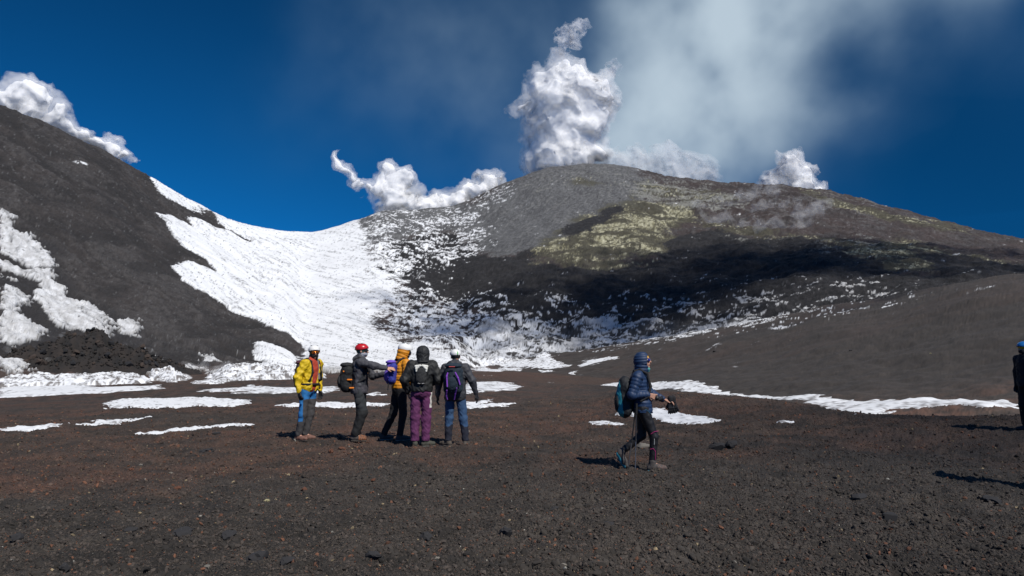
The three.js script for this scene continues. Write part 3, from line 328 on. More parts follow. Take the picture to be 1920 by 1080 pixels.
// fall line of the cone: streaks run from its summit
const SUMMIT = [20, -405], LSUMMIT = [-330, -330];
function land(x, z, base, d, b, want) {
  let mx = x, mz = z;   // where the map of covers is read
  let h = base, c = C.cinder, snow = 0;
  const onSlope = ss(70, 110, d);
  // ---- relief
  const kk = clamp(d / 12, 0.35, 3);
  if (d < 140) {
    const near = 1 - ss(90, 140, d);
    h += near * (0.05 * fbm2(x * 0.13, z * 0.13, 3) * ss(5, 16, d) * 2 + 0.045 * fbm2(x * 0.6 + 5, z * 0.6, 3));
    if (d < 40) {
      const cl = fbm2(x * 2.3, z * 2.3, 3), fine = fbm2(x * 9, z * 9, 2);
      h += (1 - ss(25, 40, d)) * (0.05 * Math.max(0, cl) + 0.022 * fine + 0.03 * Math.max(0, ridge2(x * 3.1, z * 3.1, 3) - 0.6) + 0.03 * Math.max(0, n2(x * 5.3, z * 5.3) - 0.35) - 0.03 * ss(0.25, 0.6, n2(x * 1.7 + 30, z * 1.7)));
    }
  }
  let hillW = 0, coneW = 0, leftW = 0;
  const pr = profile(b), foot = pr.D[5], hillD = pr.D[6];
  if (d > foot - 8) {
    const up = ss(foot - 8, foot + 14, d);
    leftW = up * (1 - ss(-19, -15.5, b + fbm2(d * 0.02, b * 0.3, 2)));
    hillW = b > -4 ? ss(-3, 1, b) * ss(foot - 8, foot + 2, d) * (1 - ss(hillD - 1.5, hillD + 3, d)) : 0;
    coneW = clamp(up - leftW - hillW, 0, 1);
  }
  // the cover of the summit line runs on over the edge
  if (d > pr.D[10] - 44) { const q = (pr.D[10] - 44 + 0.12 * (d - pr.D[10] + 44)) / d; mx = x * q; mz = z * q; }
  let wild = 0, streak = 0, lstreak = 0;
  if (coneW > 0.01) {
    const ang = Math.atan2(x - SUMMIT[0], z - SUMMIT[1]), rad = Math.hypot(x - SUMMIT[0], z - SUMMIT[1]);
    const bend = 0.12 * fbm2(x * 0.018, z * 0.018, 3);
    streak = 0.6 * fbm2((ang + bend) * 11, rad * 0.02, 5) + 0.45 * fbm2(x * 0.06, z * 0.05, 4);
    const rough = lerp(1, 0.35, cover.greyash(mx, mz)) * (1 - 0.85 * cover.snow(mx, mz));
    wild = ridge2(x * 0.09, z * 0.09, 3);
    h += coneW * rough * (1.9 * fbm2(x * 0.045, z * 0.045, 3) + 0.8 * (wild - 0.55) + 0.4 * fbm2(x * 0.33, z * 0.33, 3) + 0.22 * Math.max(0, n2(x * 0.9, z * 0.9)) + 0.9 * (ridge2(x * 0.02 + 3, z * 0.1, 3) - 0.55)) + coneW * 0.3 * streak;
  }
  if (leftW > 0.01) {
    const ang = Math.atan2(x - LSUMMIT[0], z - LSUMMIT[1]), rad = Math.hypot(x - LSUMMIT[0], z - LSUMMIT[1]);
    lstreak = fbm2((ang + 0.05 * fbm2(x * 0.03, z * 0.03, 2)) * 30, rad * 0.012, 5);
    const bare = 1 - 0.8 * cover.snow(mx, mz);
    h += leftW * (1.6 * fbm2(x * 0.02, z * 0.02, 2) + 0.9 * lstreak + bare * (0.6 * fbm2(x * 0.16, z * 0.16, 3) + 0.25 * fbm2(x * 0.8, z * 0.8, 2) + 0.8 * Math.max(0, n2(x * 0.4, z * 0.4) - 0.62)));
  }
  if (hillW > 0.01) h += hillW * (0.5 * fbm2(x * 0.05, z * 0.05, 3) + 0.16 * fbm2(x * 0.3, z * 0.3, 3) + 0.03 * n2(x * 0.9, z * 0.9));
  // ---- snow lying on the slopes: its edge is frayed and it has a thickness
  const edge = 0.5 * fbm2(x * 0.11, z * 0.11, 4) + 0.3 * streak + 0.12 * n2(x * 0.7, z * 0.7);
  if (d > 60) {
    const wide = ss(-15.5, -11, b), sn = lerp(cover.snow(mx, mz), cover.snowWide(mx, mz), wide), ic = cover.ice(mx, mz), sp = cover.speckle(mx, mz);
    const solid = ss(0.42, lerp(0.56, 0.62, wide), sn + lerp(0.3 * (sn < 0.999 ? 1 : 0.2), 0.95, wide) * edge + (1 - wide) * (sn < 0.999 && sn > 0.001 ? 0.4 * fbm2(x * 0.45 + z * 0.1, z * 0.3, 5) : 0) + wide * 0.28 * n2(x * 0.16 + z * 0.05, z * 0.7));
    let dots = 0;
    if (sp > 0.01) {
      const a = x * 0.94 + z * 0.2, e = z * 0.94 - x * 0.34, q = 0.5 + 0.4 * fbm2(a * 0.04 + 3, e * 0.05, 2) + 0.3 * n2(a * 0.14, e * 0.24) + 0.34 * n2(a * 0.33, e * 0.5) + 0.26 * n2(a * 0.75, e * 0.95);
      dots = ss(1 - sp - 0.03, 1 - sp + 0.05, q);
    }
    const ice = ss(0.46, 0.56, ic + 0.42 * fbm2(x * 0.3, z * 0.3, 4) + 0.16 * n2(x * 1.5, z * 1.5));
    snow = Math.max(solid, dots, ice);
    h += 0.5 * solid * ss(0.3, 0.9, sn) + 0.06 * dots + ice * (0.34 + 0.14 * fbm2(x * 0.3, z * 0.3, 3)) + solid * (0.1 * fbm2(x * 0.25, z * 0.5, 3) + 0.05 * n2(x * 1.3, z * 1.9));
    out4[3] = snow;
    if (!want) return h;
    // ---- colour of the bare ground
    const p1 = fbm2(x * 0.05 + 40, z * 0.05, 4), p2 = fbm2(x * 0.4, z * 0.4, 3), p3 = n2(x * 1.7, z * 1.7);
    let cone = mixc(mixc(C.brown, C.brownRed, clamp(0.5 + p1, 0, 1)), C.ashDark, clamp(0.9 * fbm2(x * 0.03 + 9, z * 0.11, 5) + 0.5 * p2, 0, 1) * 0.75);
    if (coneW > 0) {
      const ga = ss(0.2, 0.72, cover.greyash(mx, mz) + 0.5 * p1 + 0.35 * p2 + 0.15 * p3);
      cone = mixc(cone, mixc(C.ashDark, C.ash, clamp(0.6 + 0.9 * streak + 0.7 * p2 + 0.3 * p3, 0, 1)), ga);
      const su = cover.sulphur(mx, mz), run = fbm2(Math.atan2(x - SUMMIT[0] - 40, z - SUMMIT[1]) * 26, Math.hypot(x - SUMMIT[0], z - SUMMIT[1]) * 0.03, 4);   // wash down the fall line
      cone = mixc(cone, RGB(0.15, 0.15, 0.145), 0.5 * ss(0.12, 0.4, run + 0.5 * p2) * ss(200, 330, -z));
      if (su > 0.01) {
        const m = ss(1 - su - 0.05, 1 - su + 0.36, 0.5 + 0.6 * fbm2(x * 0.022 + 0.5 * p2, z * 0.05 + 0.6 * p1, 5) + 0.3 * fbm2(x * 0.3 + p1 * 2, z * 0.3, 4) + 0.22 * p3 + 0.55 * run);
        cone = mixc(mixc(cone, C.olive, 0.85 * ss(0.12, 0.5, su + 0.55 * p1 + 0.35 * p2)), mixc(C.sulphur, C.sulphurPale, clamp(0.4 + 1.2 * p2, 0, 1)), 0.88 * m * clamp(0.8 + p3 * 0.5 + p2 * 1.3, 0.15, 1) * ss(-0.22, 0.12, fbm2(x * 0.035 + 60, z * 0.09, 5)));  // dim olive under the sulphur: cloud shade put into the colour
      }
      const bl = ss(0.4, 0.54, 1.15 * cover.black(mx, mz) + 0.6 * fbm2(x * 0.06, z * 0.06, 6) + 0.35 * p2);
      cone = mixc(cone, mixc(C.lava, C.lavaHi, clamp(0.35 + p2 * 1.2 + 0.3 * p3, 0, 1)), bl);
      const pl = cover.pale(mx, mz); if (pl > 0.02) cone = mixc(cone, RGB(0.2, 0.2, 0.18), 0.8 * ss(1 - pl, 1.25 - pl, 0.5 + 0.5 * fbm2(x * 0.06, z * 0.16, 4) + 0.4 * fbm2(x * 0.5, z * 0.6, 2)));
      cone = mixc(cone, C.rubble, ss(0.4, 0.7, cover.rubble(mx, mz) + 0.5 * p1 + 0.3 * p2) * 0.8);
    }
    let left = mixc(mixc(C.flankDark, C.flank, clamp(0.6 + 0.9 * p1 + 0.4 * lstreak, 0, 1)), C.flankGrey, clamp(0.2 + 1.3 * lstreak + 0.8 * p2 + 0.3 * p3, 0, 1) * 0.8);
    const lay = fbm2(b * 0.12, (pr.D[10] - d) * 0.045, 4);
    left = mixc(left, C.flankDark, ss(0.12, 0.38, lay + 0.2 * p2) * 0.75);
    if (n2(x * 1.3 + 7, z * 1.3) > 0.72) left = mixc(left, p3 > 0 ? C.ash : C.lava, 0.6);
    left = mixc(left, C.lavaHi, ss(0.4, 0.75, cover.wet(mx, mz) + 0.5 * p1 + 0.2 * p2) * 0.85);
    const hill = mixc(mixc(C.hill, C.hillRed, clamp(0.5 + p1 * 1.3, 0, 1)), C.cinderDark, clamp(fbm2(x * 0.03, z * 0.09, 3) * 1.4 - 0.1, 0, 1) * 0.6);
    const plain = mixc(C.plainBrown, C.plainRed, clamp(0.5 + 1.5 * p1, 0, 1));
    const rest = clamp(1 - coneW - leftW - hillW, 0, 1);
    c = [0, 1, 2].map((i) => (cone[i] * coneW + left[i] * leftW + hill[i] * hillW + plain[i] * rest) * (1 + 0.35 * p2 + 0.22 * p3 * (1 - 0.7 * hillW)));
    // sulphur also along the crest of the ash hill
    if (hillW > 0.2) { const su = cover.sulphur(mx, mz); if (su > 0.05) c = mixc(c, C.sulphur, ss(0.5, 0.9, su + 0.6 * p2) * 0.5); }
    // snow: old, cinder-dusted ice on the left, clean snow in the couloir, greyer towards the right in the speckled apron
    let s = C.snow;
    s = mixc(s, C.oldSnow, clamp(ice * (0.55 + 0.7 * fbm2(x * 0.5, z * 0.5, 3)) - solid, 0, 0.85));
    if (coneW > 0.3) s = mixc(s, C.oldSnow, clamp(ss(-40, 60, x) * 0.75 + 0.5 * p1, 0, 0.8) * (1 - 0.5 * solid));
    // cinders strewn on the snow in lines along the fall line
    const u = x * 0.8 + z * 0.6, w = z * 0.8 - x * 0.6, strew = ss(0.1, 0.5, 0.55 * fbm2(u * 0.03, w * 0.3, 5) + 0.32 * n2(u * 0.25, w * 1.1) + 0.22 * p3 + 0.25 * fbm2(x * 0.03, z * 0.03, 2) - 0.02);
    s = mixc(s, C.ash, 0.7 * strew);
    if (n2(x * 1.1 + 90, z * 1.1) > 0.86) s = C.ashDark;
    c = mixc(c, s, snow);
  } else {
    out4[3] = 0;
    if (!want) return h;
    const p1 = fbm2(x * 0.09 + 4, z * 0.16, 4), p2 = fbm2(x * 0.9, z * 0.9, 3), p3 = fbm2(x * 5, z * 5, 2);
    // red and brown cinders from the group's ground outwards, plain grey cinder in the foreground
    let red = ss(8.2, 11.5, d + 1.6 * p1 + 2.2 * fbm2(x * 0.35, z * 0.35, 3) - 1.9 * ss(0.5, 6, x) - 1.2 * ss(-2, -9, x));
    red *= 1 - 0.55 * ss(3, 9, x) * (1 - ss(17, 24, d));
    const grey = mixc(C.cinderDark, C.cinder, clamp(0.7 + 0.9 * p1 + 0.9 * p2, 0, 1));
    const rust = mixc(C.plainBrown, C.plainRed, clamp(0.5 + 1.6 * p1 + 0.6 * p2, 0, 1));
    c = mixc(grey, rust, red * clamp(0.75 + 0.8 * p2, 0.2, 1));
    const band = ss(0.1, 0.4, fbm2(x * 0.05, z * 0.22 + 7, 3)) * ss(14, 22, d);
    c = mixc(c, C.cinder, band * 0.8);
    if (d > 26 && b > 4) c = mixc(c, C.hill, ss(26, 40, d) * ss(4, 9, b));
    c = c.map((v) => v * (1 + 0.4 * p2 + 0.4 * p3));
  }
  out4[0] = Math.max(0.003, c[0]); out4[1] = Math.max(0.003, c[1]); out4[2] = Math.max(0.003, c[2]);
  return h;
}
const groundAt = (x, z) => { const d = Math.hypot(x, z), b = bearing(x, z); return land(x, z, heightOn(profile(b), d), d, b, false); };

// grain of cinder and ash, in metres
function grainMaps(size, seed, mean, spread) {
  const r = rng(seed), col = new Uint8Array(size * size * 4), bmp = new Uint8Array(size * size * 4), hgt = new Float32Array(size * size).fill(0);
  const wrap = (v) => ((v % size) + size) % size;
  const tone = new Float32Array(size * size).fill(0);
  for (let k = 0; k < size * size / 14; k++) {
    const cx = r() * size, cy = r() * size, rad = 1.2 + 4.5 * Math.pow(r(), 3), t = (r() - 0.5), up = 0.35 + 0.65 * r();
    for (let y = -Math.ceil(rad); y <= rad; y++) for (let x = -Math.ceil(rad); x <= rad; x++) {
      const e = Math.hypot(x, y) / rad; if (e > 1) continue;
      const i = wrap(Math.round(cy + y)) * size + wrap(Math.round(cx + x)), hh = up * Math.sqrt(1 - e * e) * Math.min(1, rad / 4);
      if (hh > hgt[i]) { hgt[i] = hh; tone[i] = t; }
    }
  }
  for (let i = 0; i < size * size; i++) {
    const v = clamp(mean + spread * tone[i] + 0.1 * (r() - 0.5), 0, 1) * 255, w = hgt[i] * 255;
    col.set([v, v * 0.992, v * 0.98, 255], i * 4); bmp.set([w, w, w, 255], i * 4);
  }
  const make = (data, srgb) => { const t = new THREE.DataTexture(data, size, size); t.wrapS = t.wrapT = THREE.RepeatWrapping; t.magFilter = THREE.LinearFilter; t.minFilter = THREE.LinearMipmapLinearFilter; if (srgb) t.colorSpace = THREE.SRGBColorSpace; t.needsUpdate = true; return t; };
  return { map: make(col, true), bump: make(bmp, false) };
}
const grain = grainMaps(1024, 5, 0.9, 0.5);
const rep = (t, k) => { const c = t.clone(); c.repeat.set(k, k); c.needsUpdate = true; return c; };
const groundMat = new THREE.MeshStandardMaterial({ name: 'cinder', vertexColors: true, roughness: 0.96, map: rep(grain.map, 1 / 2.6), bumpMap: rep(grain.bump, 1 / 2.6), bumpScale: 0.02 });
const slopeMat = new THREE.MeshStandardMaterial({ name: 'slope', vertexColors: true, roughness: 0.95, bumpMap: rep(grain.bump, 1 / 30), bumpScale: 0.09 }), hillMat = new THREE.MeshStandardMaterial({ name: 'ash_slope', vertexColors: true, roughness: 0.95 });

// one continuous net of points, cut into the pieces of land
{
  const cols = [], jig = rng(19), F0 = -42, F1 = 42, NC = 1150;
  for (let i = 0; i <= NC; i++) cols.push(F0 + (F1 - F0) * i / NC);
  const segs = [[0.4, 4.4, 14, 'lin'], [4.4, 15, 170, 'inv']];       // fixed distances first, then along the survey's own points
  const R = (n, k) => ({ n, k });
  const own = [R(60, 3), R(40, 4), R(36, 5), R(130, 6), R(20, 7), R(92, 8), R(104, 9), R(100, 10), R(10, 11), R(8, 12), R(6, 13)];
  const rows = [];
  for (const [a, b, n, how] of segs) for (let i = 0; i < n; i++) { const t = i / n; rows.push({ seg: -1, d: how === 'inv' ? 1 / lerp(1 / a, 1 / b, t) : lerp(a, b, t) }); }
  for (const { n, k } of own) for (let i = 0; i < n; i++) rows.push({ seg: k, t: i / n });
  rows.push({ seg: 13, t: 1 });
  const NR = rows.length, W = cols.length, P = new Float32Array(NR * W * 3), K = new Float32Array(NR * W * 3), S = new Float32Array(NR * W);
  for (let i = 0; i < W; i++) {
    const b = cols[i], pr = profile(b), sx = Math.sin(b * Math.PI / 180), sz = -Math.cos(b * Math.PI / 180);
    for (let j = 0; j < NR; j++) {
      const r = rows[j];
      let d = r.d;
      if (r.seg >= 0) { const a = r.seg === 3 ? 15 : pr.D[r.seg - 1], e = pr.D[r.seg]; const n = own[r.seg - 3].n, tt = r.t + (r.seg >= 5 && r.t > 0 && r.t < 1 ? 0.8 * (jig() - 0.5) / n : 0); d = r.seg <= 5 || (r.seg === 6 && b > -3) ? 1 / lerp(1 / a, 1 / e, tt) : lerp(a, e, tt); }
      const x = sx * d, z = sz * d, o = (j * W + i) * 3;
      P[o] = x; P[o + 1] = land(x, z, heightOn(pr, d), d, b, true); P[o + 2] = z;
      K[o] = out4[0]; K[o + 1] = out4[1]; K[o + 2] = out4[2]; S[j * W + i] = out4[3];
    }
  }
  const kindOf = (i, j) => {
    const b = cols[i], s = rows[j].seg;
    if (s < 6) return (s === 5 && b > 9) ? 'hill' : 'ground';
    if (b < -16.3) return 'flank';
    if (b > -3.5 && s === 6) return 'hill';
    return 'cone';
  };
  const idx = { ground: [], flank: [], cone: [], hill: [] };
  for (let j = 0; j < NR - 1; j++) for (let i = 0; i < W - 1; i++) {
    const a = j * W + i, b = a + 1, c = a + W, d = c + 1;
    idx[kindOf(i, j)].push(a, b, d, a, d, c);
  }
  const all = new THREE.BufferGeometry();
  all.setAttribute('position', new THREE.BufferAttribute(P, 3));
  all.setIndex(Object.values(idx).flat());
  all.computeVertexNormals();
  const N = all.attributes.normal.array;
  const NAMES = { ground: ['cinder_plain', 'dark cinder plain in the foreground, rust red behind'], flank: ['left_mountain_flank', 'steep dark ash flank with dirty ice slabs'], cone: ['volcano_cone', 'volcano cone with grey ash, yellow sulphur, black lava and snow'], hill: ['ash_hill', 'smooth dark brown ash hill below the cone'] };
  for (const k in idx) {
    const remap = new Map(), p = [], n = [], c = [], uv = [], ix = [];
    for (const v of idx[k]) {
      let q = remap.get(v);
      if (q === undefined) { q = remap.size; remap.set(v, q); p.push(P[v * 3], P[v * 3 + 1], P[v * 3 + 2]); n.push(N[v * 3], N[v * 3 + 1], N[v * 3 + 2]); c.push(K[v * 3], K[v * 3 + 1], K[v * 3 + 2]); uv.push(P[v * 3], P[v * 3 + 2]); }
      ix.push(q);
    }
    const g = new THREE.BufferGeometry();
    g.setAttribute('position', new THREE.Float32BufferAttribute(p, 3)); g.setAttribute('normal', new THREE.Float32BufferAttribute(n, 3)); g.setAttribute('color', new THREE.Float32BufferAttribute(c, 3)); g.setAttribute('uv', new THREE.Float32BufferAttribute(uv, 2)); g.setIndex(ix);
    const m = new THREE.Mesh(g, k === 'ground' ? groundMat : k === 'hill' ? hillMat : slopeMat);
    m.name = NAMES[k][0]; m.userData = { label: NAMES[k][1], kind: 'structure' }; m.castShadow = m.receiveShadow = true; scene.add(m);
  }
  // the land round the rest of the compass, coarser
  const p = [], ix = [], c = [], B = []; for (let b = 41.8; b <= 318.3; b += 2.8) B.push(b > 180 ? b - 360 : b);
  const DD = [0.4, 3, 6, 10, 15, 22, 32, 45, 65, 85, 110, 150, 200, 260, 300, 330, 400, 700, 1600];
  B.forEach((b, i) => DD.forEach((d, j) => {
    const x = Math.sin(b * Math.PI / 180) * d, z = -Math.cos(b * Math.PI / 180) * d;
    p.push(x, land(x, z, heightOn(profile(b), d), d, b, true) - 0.04, z); c.push(out4[0], out4[1], out4[2]);
    if (i && j) { const a = (i - 1) * DD.length + j - 1, q = a + DD.length; ix.push(a, q, q + 1, a, q + 1, a + 1); }
  }));
  const g = new THREE.BufferGeometry(); g.setAttribute('position', new THREE.Float32BufferAttribute(p, 3)); g.setAttribute('color', new THREE.Float32BufferAttribute(c, 3));
  const uv = []; for (let i = 0; i < p.length; i += 3) uv.push(p[i], p[i + 2]); g.setAttribute('uv', new THREE.Float32BufferAttribute(uv, 2)); g.setIndex(ix); g.computeVertexNormals();
  const m = new THREE.Mesh(g, groundMat); m.name = 'outer_ground'; m.userData = { label: 'dark cinder ground beyond the view', kind: 'structure' }; m.receiveShadow = true; scene.add(m);
}

// ---------------------------------------------------------------- helpers for things
const taken = new Map();
function numbered(name) { const k = taken.get(name) || 0; taken.set(name, k + 1); return k ? `${name}_${String(k).padStart(3, '0')}` : name; }
function tag(o, label, category, group) { o.userData = { label, category, ...(group ? { group } : {}) }; return o; }
function part(name, geometry, material, parent) { const m = new THREE.Mesh(geometry, material); m.name = name; parent.add(m); return m; }
function thing(name, label, category, pos, turn = 0, group) { const o = new THREE.Group(); o.name = numbered(name); o.position.set(...pos); o.rotation.y = turn; tag(o, label, category, group); scene.add(o); return o; }
const mat = (r, g, b, roughness = 0.85, extra = {}) => new THREE.MeshPhysicalMaterial({ color: new THREE.Color(r, g, b), roughness, ...extra });

// ---------------------------------------------------------------- snow lying on the plain: each patch a sheet with thickness and a frayed rim
const snowMat = new THREE.MeshStandardMaterial({ name: 'snow', vertexColors: true, roughness: 0.7 });
function inOut(P, x, z) {   // signed distance to an outline, positive inside
  let s = false, m = 1e9;
  for (let i = 0, j = P.length - 2; i < P.length; j = i, i += 2) {
    const ax = P[j], az = P[j + 1], bx = P[i], bz = P[i + 1], dx = bx - ax, dz = bz - az;
    if ((az > z) !== (bz > z) && x < ((bx - ax) * (z - az)) / (bz - az) + ax) s = !s;
    const t = clamp(((x - ax) * dx + (z - az) * dz) / (dx * dx + dz * dz + 1e-9), 0, 1);
    m = Math.min(m, Math.hypot(ax + dx * t - x, az + dz * t - z));
  }
  return s ? m : -m;
}
function snowSheet(name, label, thick, P, { dirt = 0.25, lump = 0.25, rill = 0, cell = 0 } = {}) {
  let x0 = 1e9, x1 = -1e9, z0 = 1e9, z1 = -1e9;
  for (let i = 0; i < P.length; i += 2) { x0 = Math.min(x0, P[i]); x1 = Math.max(x1, P[i]); z0 = Math.min(z0, P[i + 1]); z1 = Math.max(z1, P[i + 1]); }
  const dist = Math.hypot((x0 + x1) / 2, (z0 + z1) / 2), fr = clamp(dist * 0.012, 0.1, 0.7), e = cell || clamp(dist * 0.0028, 0.035, 0.16), pad = fr * 1.2;
  const nx = Math.ceil((x1 - x0 + 2 * pad) / e), nz = Math.ceil((z1 - z0 + 2 * pad) / (e * 1.5)), id = new Int32Array((nx + 1) * (nz + 1)).fill(-1), p = [], c = [], ix = [], keep = [];
  for (let j = 0; j <= nz; j++) for (let i = 0; i <= nx; i++) {
    const x = x0 - pad + i * e, z = z0 - pad + j * e * 1.5;
    const q = inOut(P, x, z) + fr * (1.3 * fbm2(x * 0.45 / fr * 0.3, z * 0.9 / fr * 0.3, 6) + 0.35 * n2(x * 1.6 / fr * 0.3, z * 1.9 / fr * 0.3));
    keep.push(q > -fr * 0.45);
    const up = q > 0 ? thick * (1 - Math.exp(-q / Math.max(fr * 0.6, thick * 0.7))) : q * 0.5;
    const bump = q > 0 ? thick * lump * (fbm2(x / (thick * 4 + 0.25), z / (thick * 4 + 0.25), 5) + (thick > 0.3 ? 0.8 * (ridge2(x * 0.8, z * 0.8, 3) - 0.55) : 0) + (rill ? rill * n2((x * 0.75 + z * 0.6) / 0.28, (z - x) / 2.2) : 0)) * clamp(up / thick, 0, 1) : 0;
    id[j * (nx + 1) + i] = p.length / 3;
    p.push(x, groundAt(x, z) + up + bump + 0.012, z);
    const f = fbm2(x * 1.6 / fr * 0.3 + 50, z * 1.6 / fr * 0.3, 4) + 0.35 * n2(x / e / 2.3, z / e / 3), k = ss(0.5 - dirt, 0.72 - dirt, f) * (thick > 0.3 ? 0.92 : 0.85);
    const rl = rill ? ss(0.35, 0.7, n2((x * 0.75 + z * 0.6) / 0.28, (z - x) / 2.2) + 0.4 * f) * 0.7 : 0;
    const grit = q > 0 && q < fr * 0.5 && n2(x / e / 1.7 + 9, z / e / 2.1) > 0.25 ? 0.75 : 0;
    c.push(...mixc(C.snow, thick > 0.3 ? RGB(0.11, 0.095, 0.085) : RGB(0.1, 0.08, 0.07), Math.max(k, rl, grit)));
  }
  for (let j = 0; j < nz; j++) for (let i = 0; i < nx; i++) {
    const a = j * (nx + 1) + i, b = a + 1, d = a + nx + 1, f = d + 1;
    if (keep[a] || keep[b] || keep[d] || keep[f]) ix.push(id[a], id[d], id[f], id[a], id[f], id[b]);
  }
  let g = new THREE.BufferGeometry(); g.setAttribute('position', new THREE.Float32BufferAttribute(p, 3)); g.setAttribute('color', new THREE.Float32BufferAttribute(c, 3)); g.setIndex(ix); g.computeVertexNormals();
  const m = new THREE.Mesh(g, snowMat); m.name = numbered(name); tag(m, label, 'snow', name === 'snow_patch' ? 'snow patches on the plain' : 'snow banks at the foot of the slopes'); scene.add(m);
  return m;
}
PATCHES.forEach(([l, t, P], i) => snowSheet('snow_patch', l, t * 0.45, P, { dirt: /cinder|ragged|broken/.test(l) ? 0.34 : /bank/.test(l) ? 0.3 : 0.12, rill: /curved/.test(l) ? 1.1 : 0, lump: /curved/.test(l) ? 0.4 : 0.3 }));
for (const [l, t, P] of BANKS) snowSheet('snow_bank', l, t * 0.45, P, { dirt: 0.46, lump: 1.0, cell: 0.11 });

// ---------------------------------------------------------------- stones
const r1 = rng(77);
function stone(seed, flat = 0.7, detail = 1) {   // an angular cinder block
  const r = rng(seed), g = new THREE.IcosahedronGeometry(1, detail), p = g.attributes.position, cuts = [];
  for (let k = 0; k < 9; k++) { const a = r() * 6.28, y = r() * 2 - 1, s = Math.sqrt(1 - y * y); cuts.push([Math.cos(a) * s, y, Math.sin(a) * s, 0.55 + 0.35 * r()]); }
  for (let i = 0; i < p.count; i++) {
    let x = p.getX(i), y = p.getY(i), z = p.getZ(i);
    const w = 1 + 0.32 * n3(x * 1.3 + seed, y * 1.3, z * 1.3) + 0.14 * n3(x * 3.1, y * 3.1 + seed, z * 3.1); x *= w; y *= w; z *= w;
    for (const [a, b, c, d] of cuts) { const e = x * a + y * b + z * c - d; if (e > 0) { x -= a * e; y -= b * e; z -= c * e; } }
    p.setXYZ(i, x, y * flat, z);
  }
  g.computeVertexNormals();
  return detail > 1 ? toCreasedNormals(g, 0.6) : g;
}
const rockGeo = [1, 2, 3, 4, 5].map((k) => stone(k * 13, 0.72, 3));
const rockMats = [mat(0.024, 0.023, 0.024, 0.95), mat(0.11, 0.045, 0.025, 0.95), mat(0.17, 0.155, 0.13, 0.95), mat(0.3, 0.27, 0.15, 0.95)];
const rockWord = ['black lava', 'rusty red', 'pale grey', 'pale yellow'];
const ROCKPLACE = ['with a smaller one just beside it right of the walking woman', 'upright, small, beside the larger one right of the walking woman', 'just behind the legs of the walking woman'];
ROCKS.forEach(([x, z, s, c], i) => {
  const m = new THREE.Mesh(rockGeo[i % 5], rockMats[c]); m.name = numbered('rock');
  if (c > 1 && i > 2) s *= 0.5;
  m.scale.set(s * (1 + 0.5 * r1()), s * (0.8 + 0.3 * r1()), s * (0.8 + 0.4 * r1())); m.rotation.y = r1() * 6.28; m.position.set(x, groundAt(x, z) + s * 0.25, z);
  const where = ROCKPLACE[i] || '';
  tag(m, where ? `${rockWord[c]} rock ${where}` : `single ${rockWord[c]} stone lying on the cinder ground`, 'rock', where ? undefined : `loose ${rockWord[c]} stones on the cinder ground`);
  scene.add(m);
});
// loose cinders everywhere underfoot
{
  const N = 210000, geo = [stone(201, 0.75, 0), stone(202, 0.6, 0), stone(203, 0.85, 0)], M4 = new THREE.Matrix4(), Q = new THREE.Quaternion(), E = new THREE.Euler(), col = new THREE.Color();
  const gm = new THREE.MeshStandardMaterial({ name: 'loose_cinder', roughness: 0.95, flatShading: true });
  geo.forEach((g, k) => {
    const im = new THREE.InstancedMesh(g, gm, N / 3), r = rng(300 + k); im.name = ['loose_cinders', 'cinder_gravel', 'cinder_grit'][k];
    for (let i = 0; i < N / 3; i++) {
      const b = (r() * 84 - 42) * Math.PI / 180, d = 1 / lerp(1 / 4.0, 1 / 24, Math.pow(r(), 0.72)), x = Math.sin(b) * d, z = -Math.cos(b) * d;
      const big = r(), s = (0.0032 + 0.018 * Math.pow(big, 12) + 0.0042 * r()) * clamp(0.72 + d * 0.035, 0.8, 1.5);
      land(x, z, landform(x, z), d, b * 180 / Math.PI, true);
      const red = clamp((out4[0] / out4[2] - 1.2) / 0.9, 0, 1), q = r(), v = 0.5 + 0.9 * r();
      if (q < 0.28 * red) col.setRGB(0.125 * v, 0.056 * v, 0.032 * v); else if (q < 0.28 * red + 0.03 * red + 0.001) col.setRGB(0.22 * v, 0.17 * v, 0.1 * v); else if (q > 0.9975) col.setRGB(0.24 * v, 0.23 * v, 0.2 * v); else col.setRGB(lerp(0.05, 0.074, red) * v, lerp(0.0425, 0.05, red) * v, lerp(0.036, 0.038, red) * v);
      Q.setFromEuler(E.set(r() * 6, r() * 6, r() * 6)); M4.compose(new THREE.Vector3(x, groundAt(x, z) + s * 0.2, z), Q, new THREE.Vector3(s * (0.8 + 0.7 * r()), s, s * (0.8 + 0.5 * r())));
      im.setMatrixAt(i, M4); im.setColorAt(i, col);
    }
    im.userData = { label: 'loose dark and rusty cinders strewn over the ground', kind: 'stuff' };
    scene.add(im);
  });
}

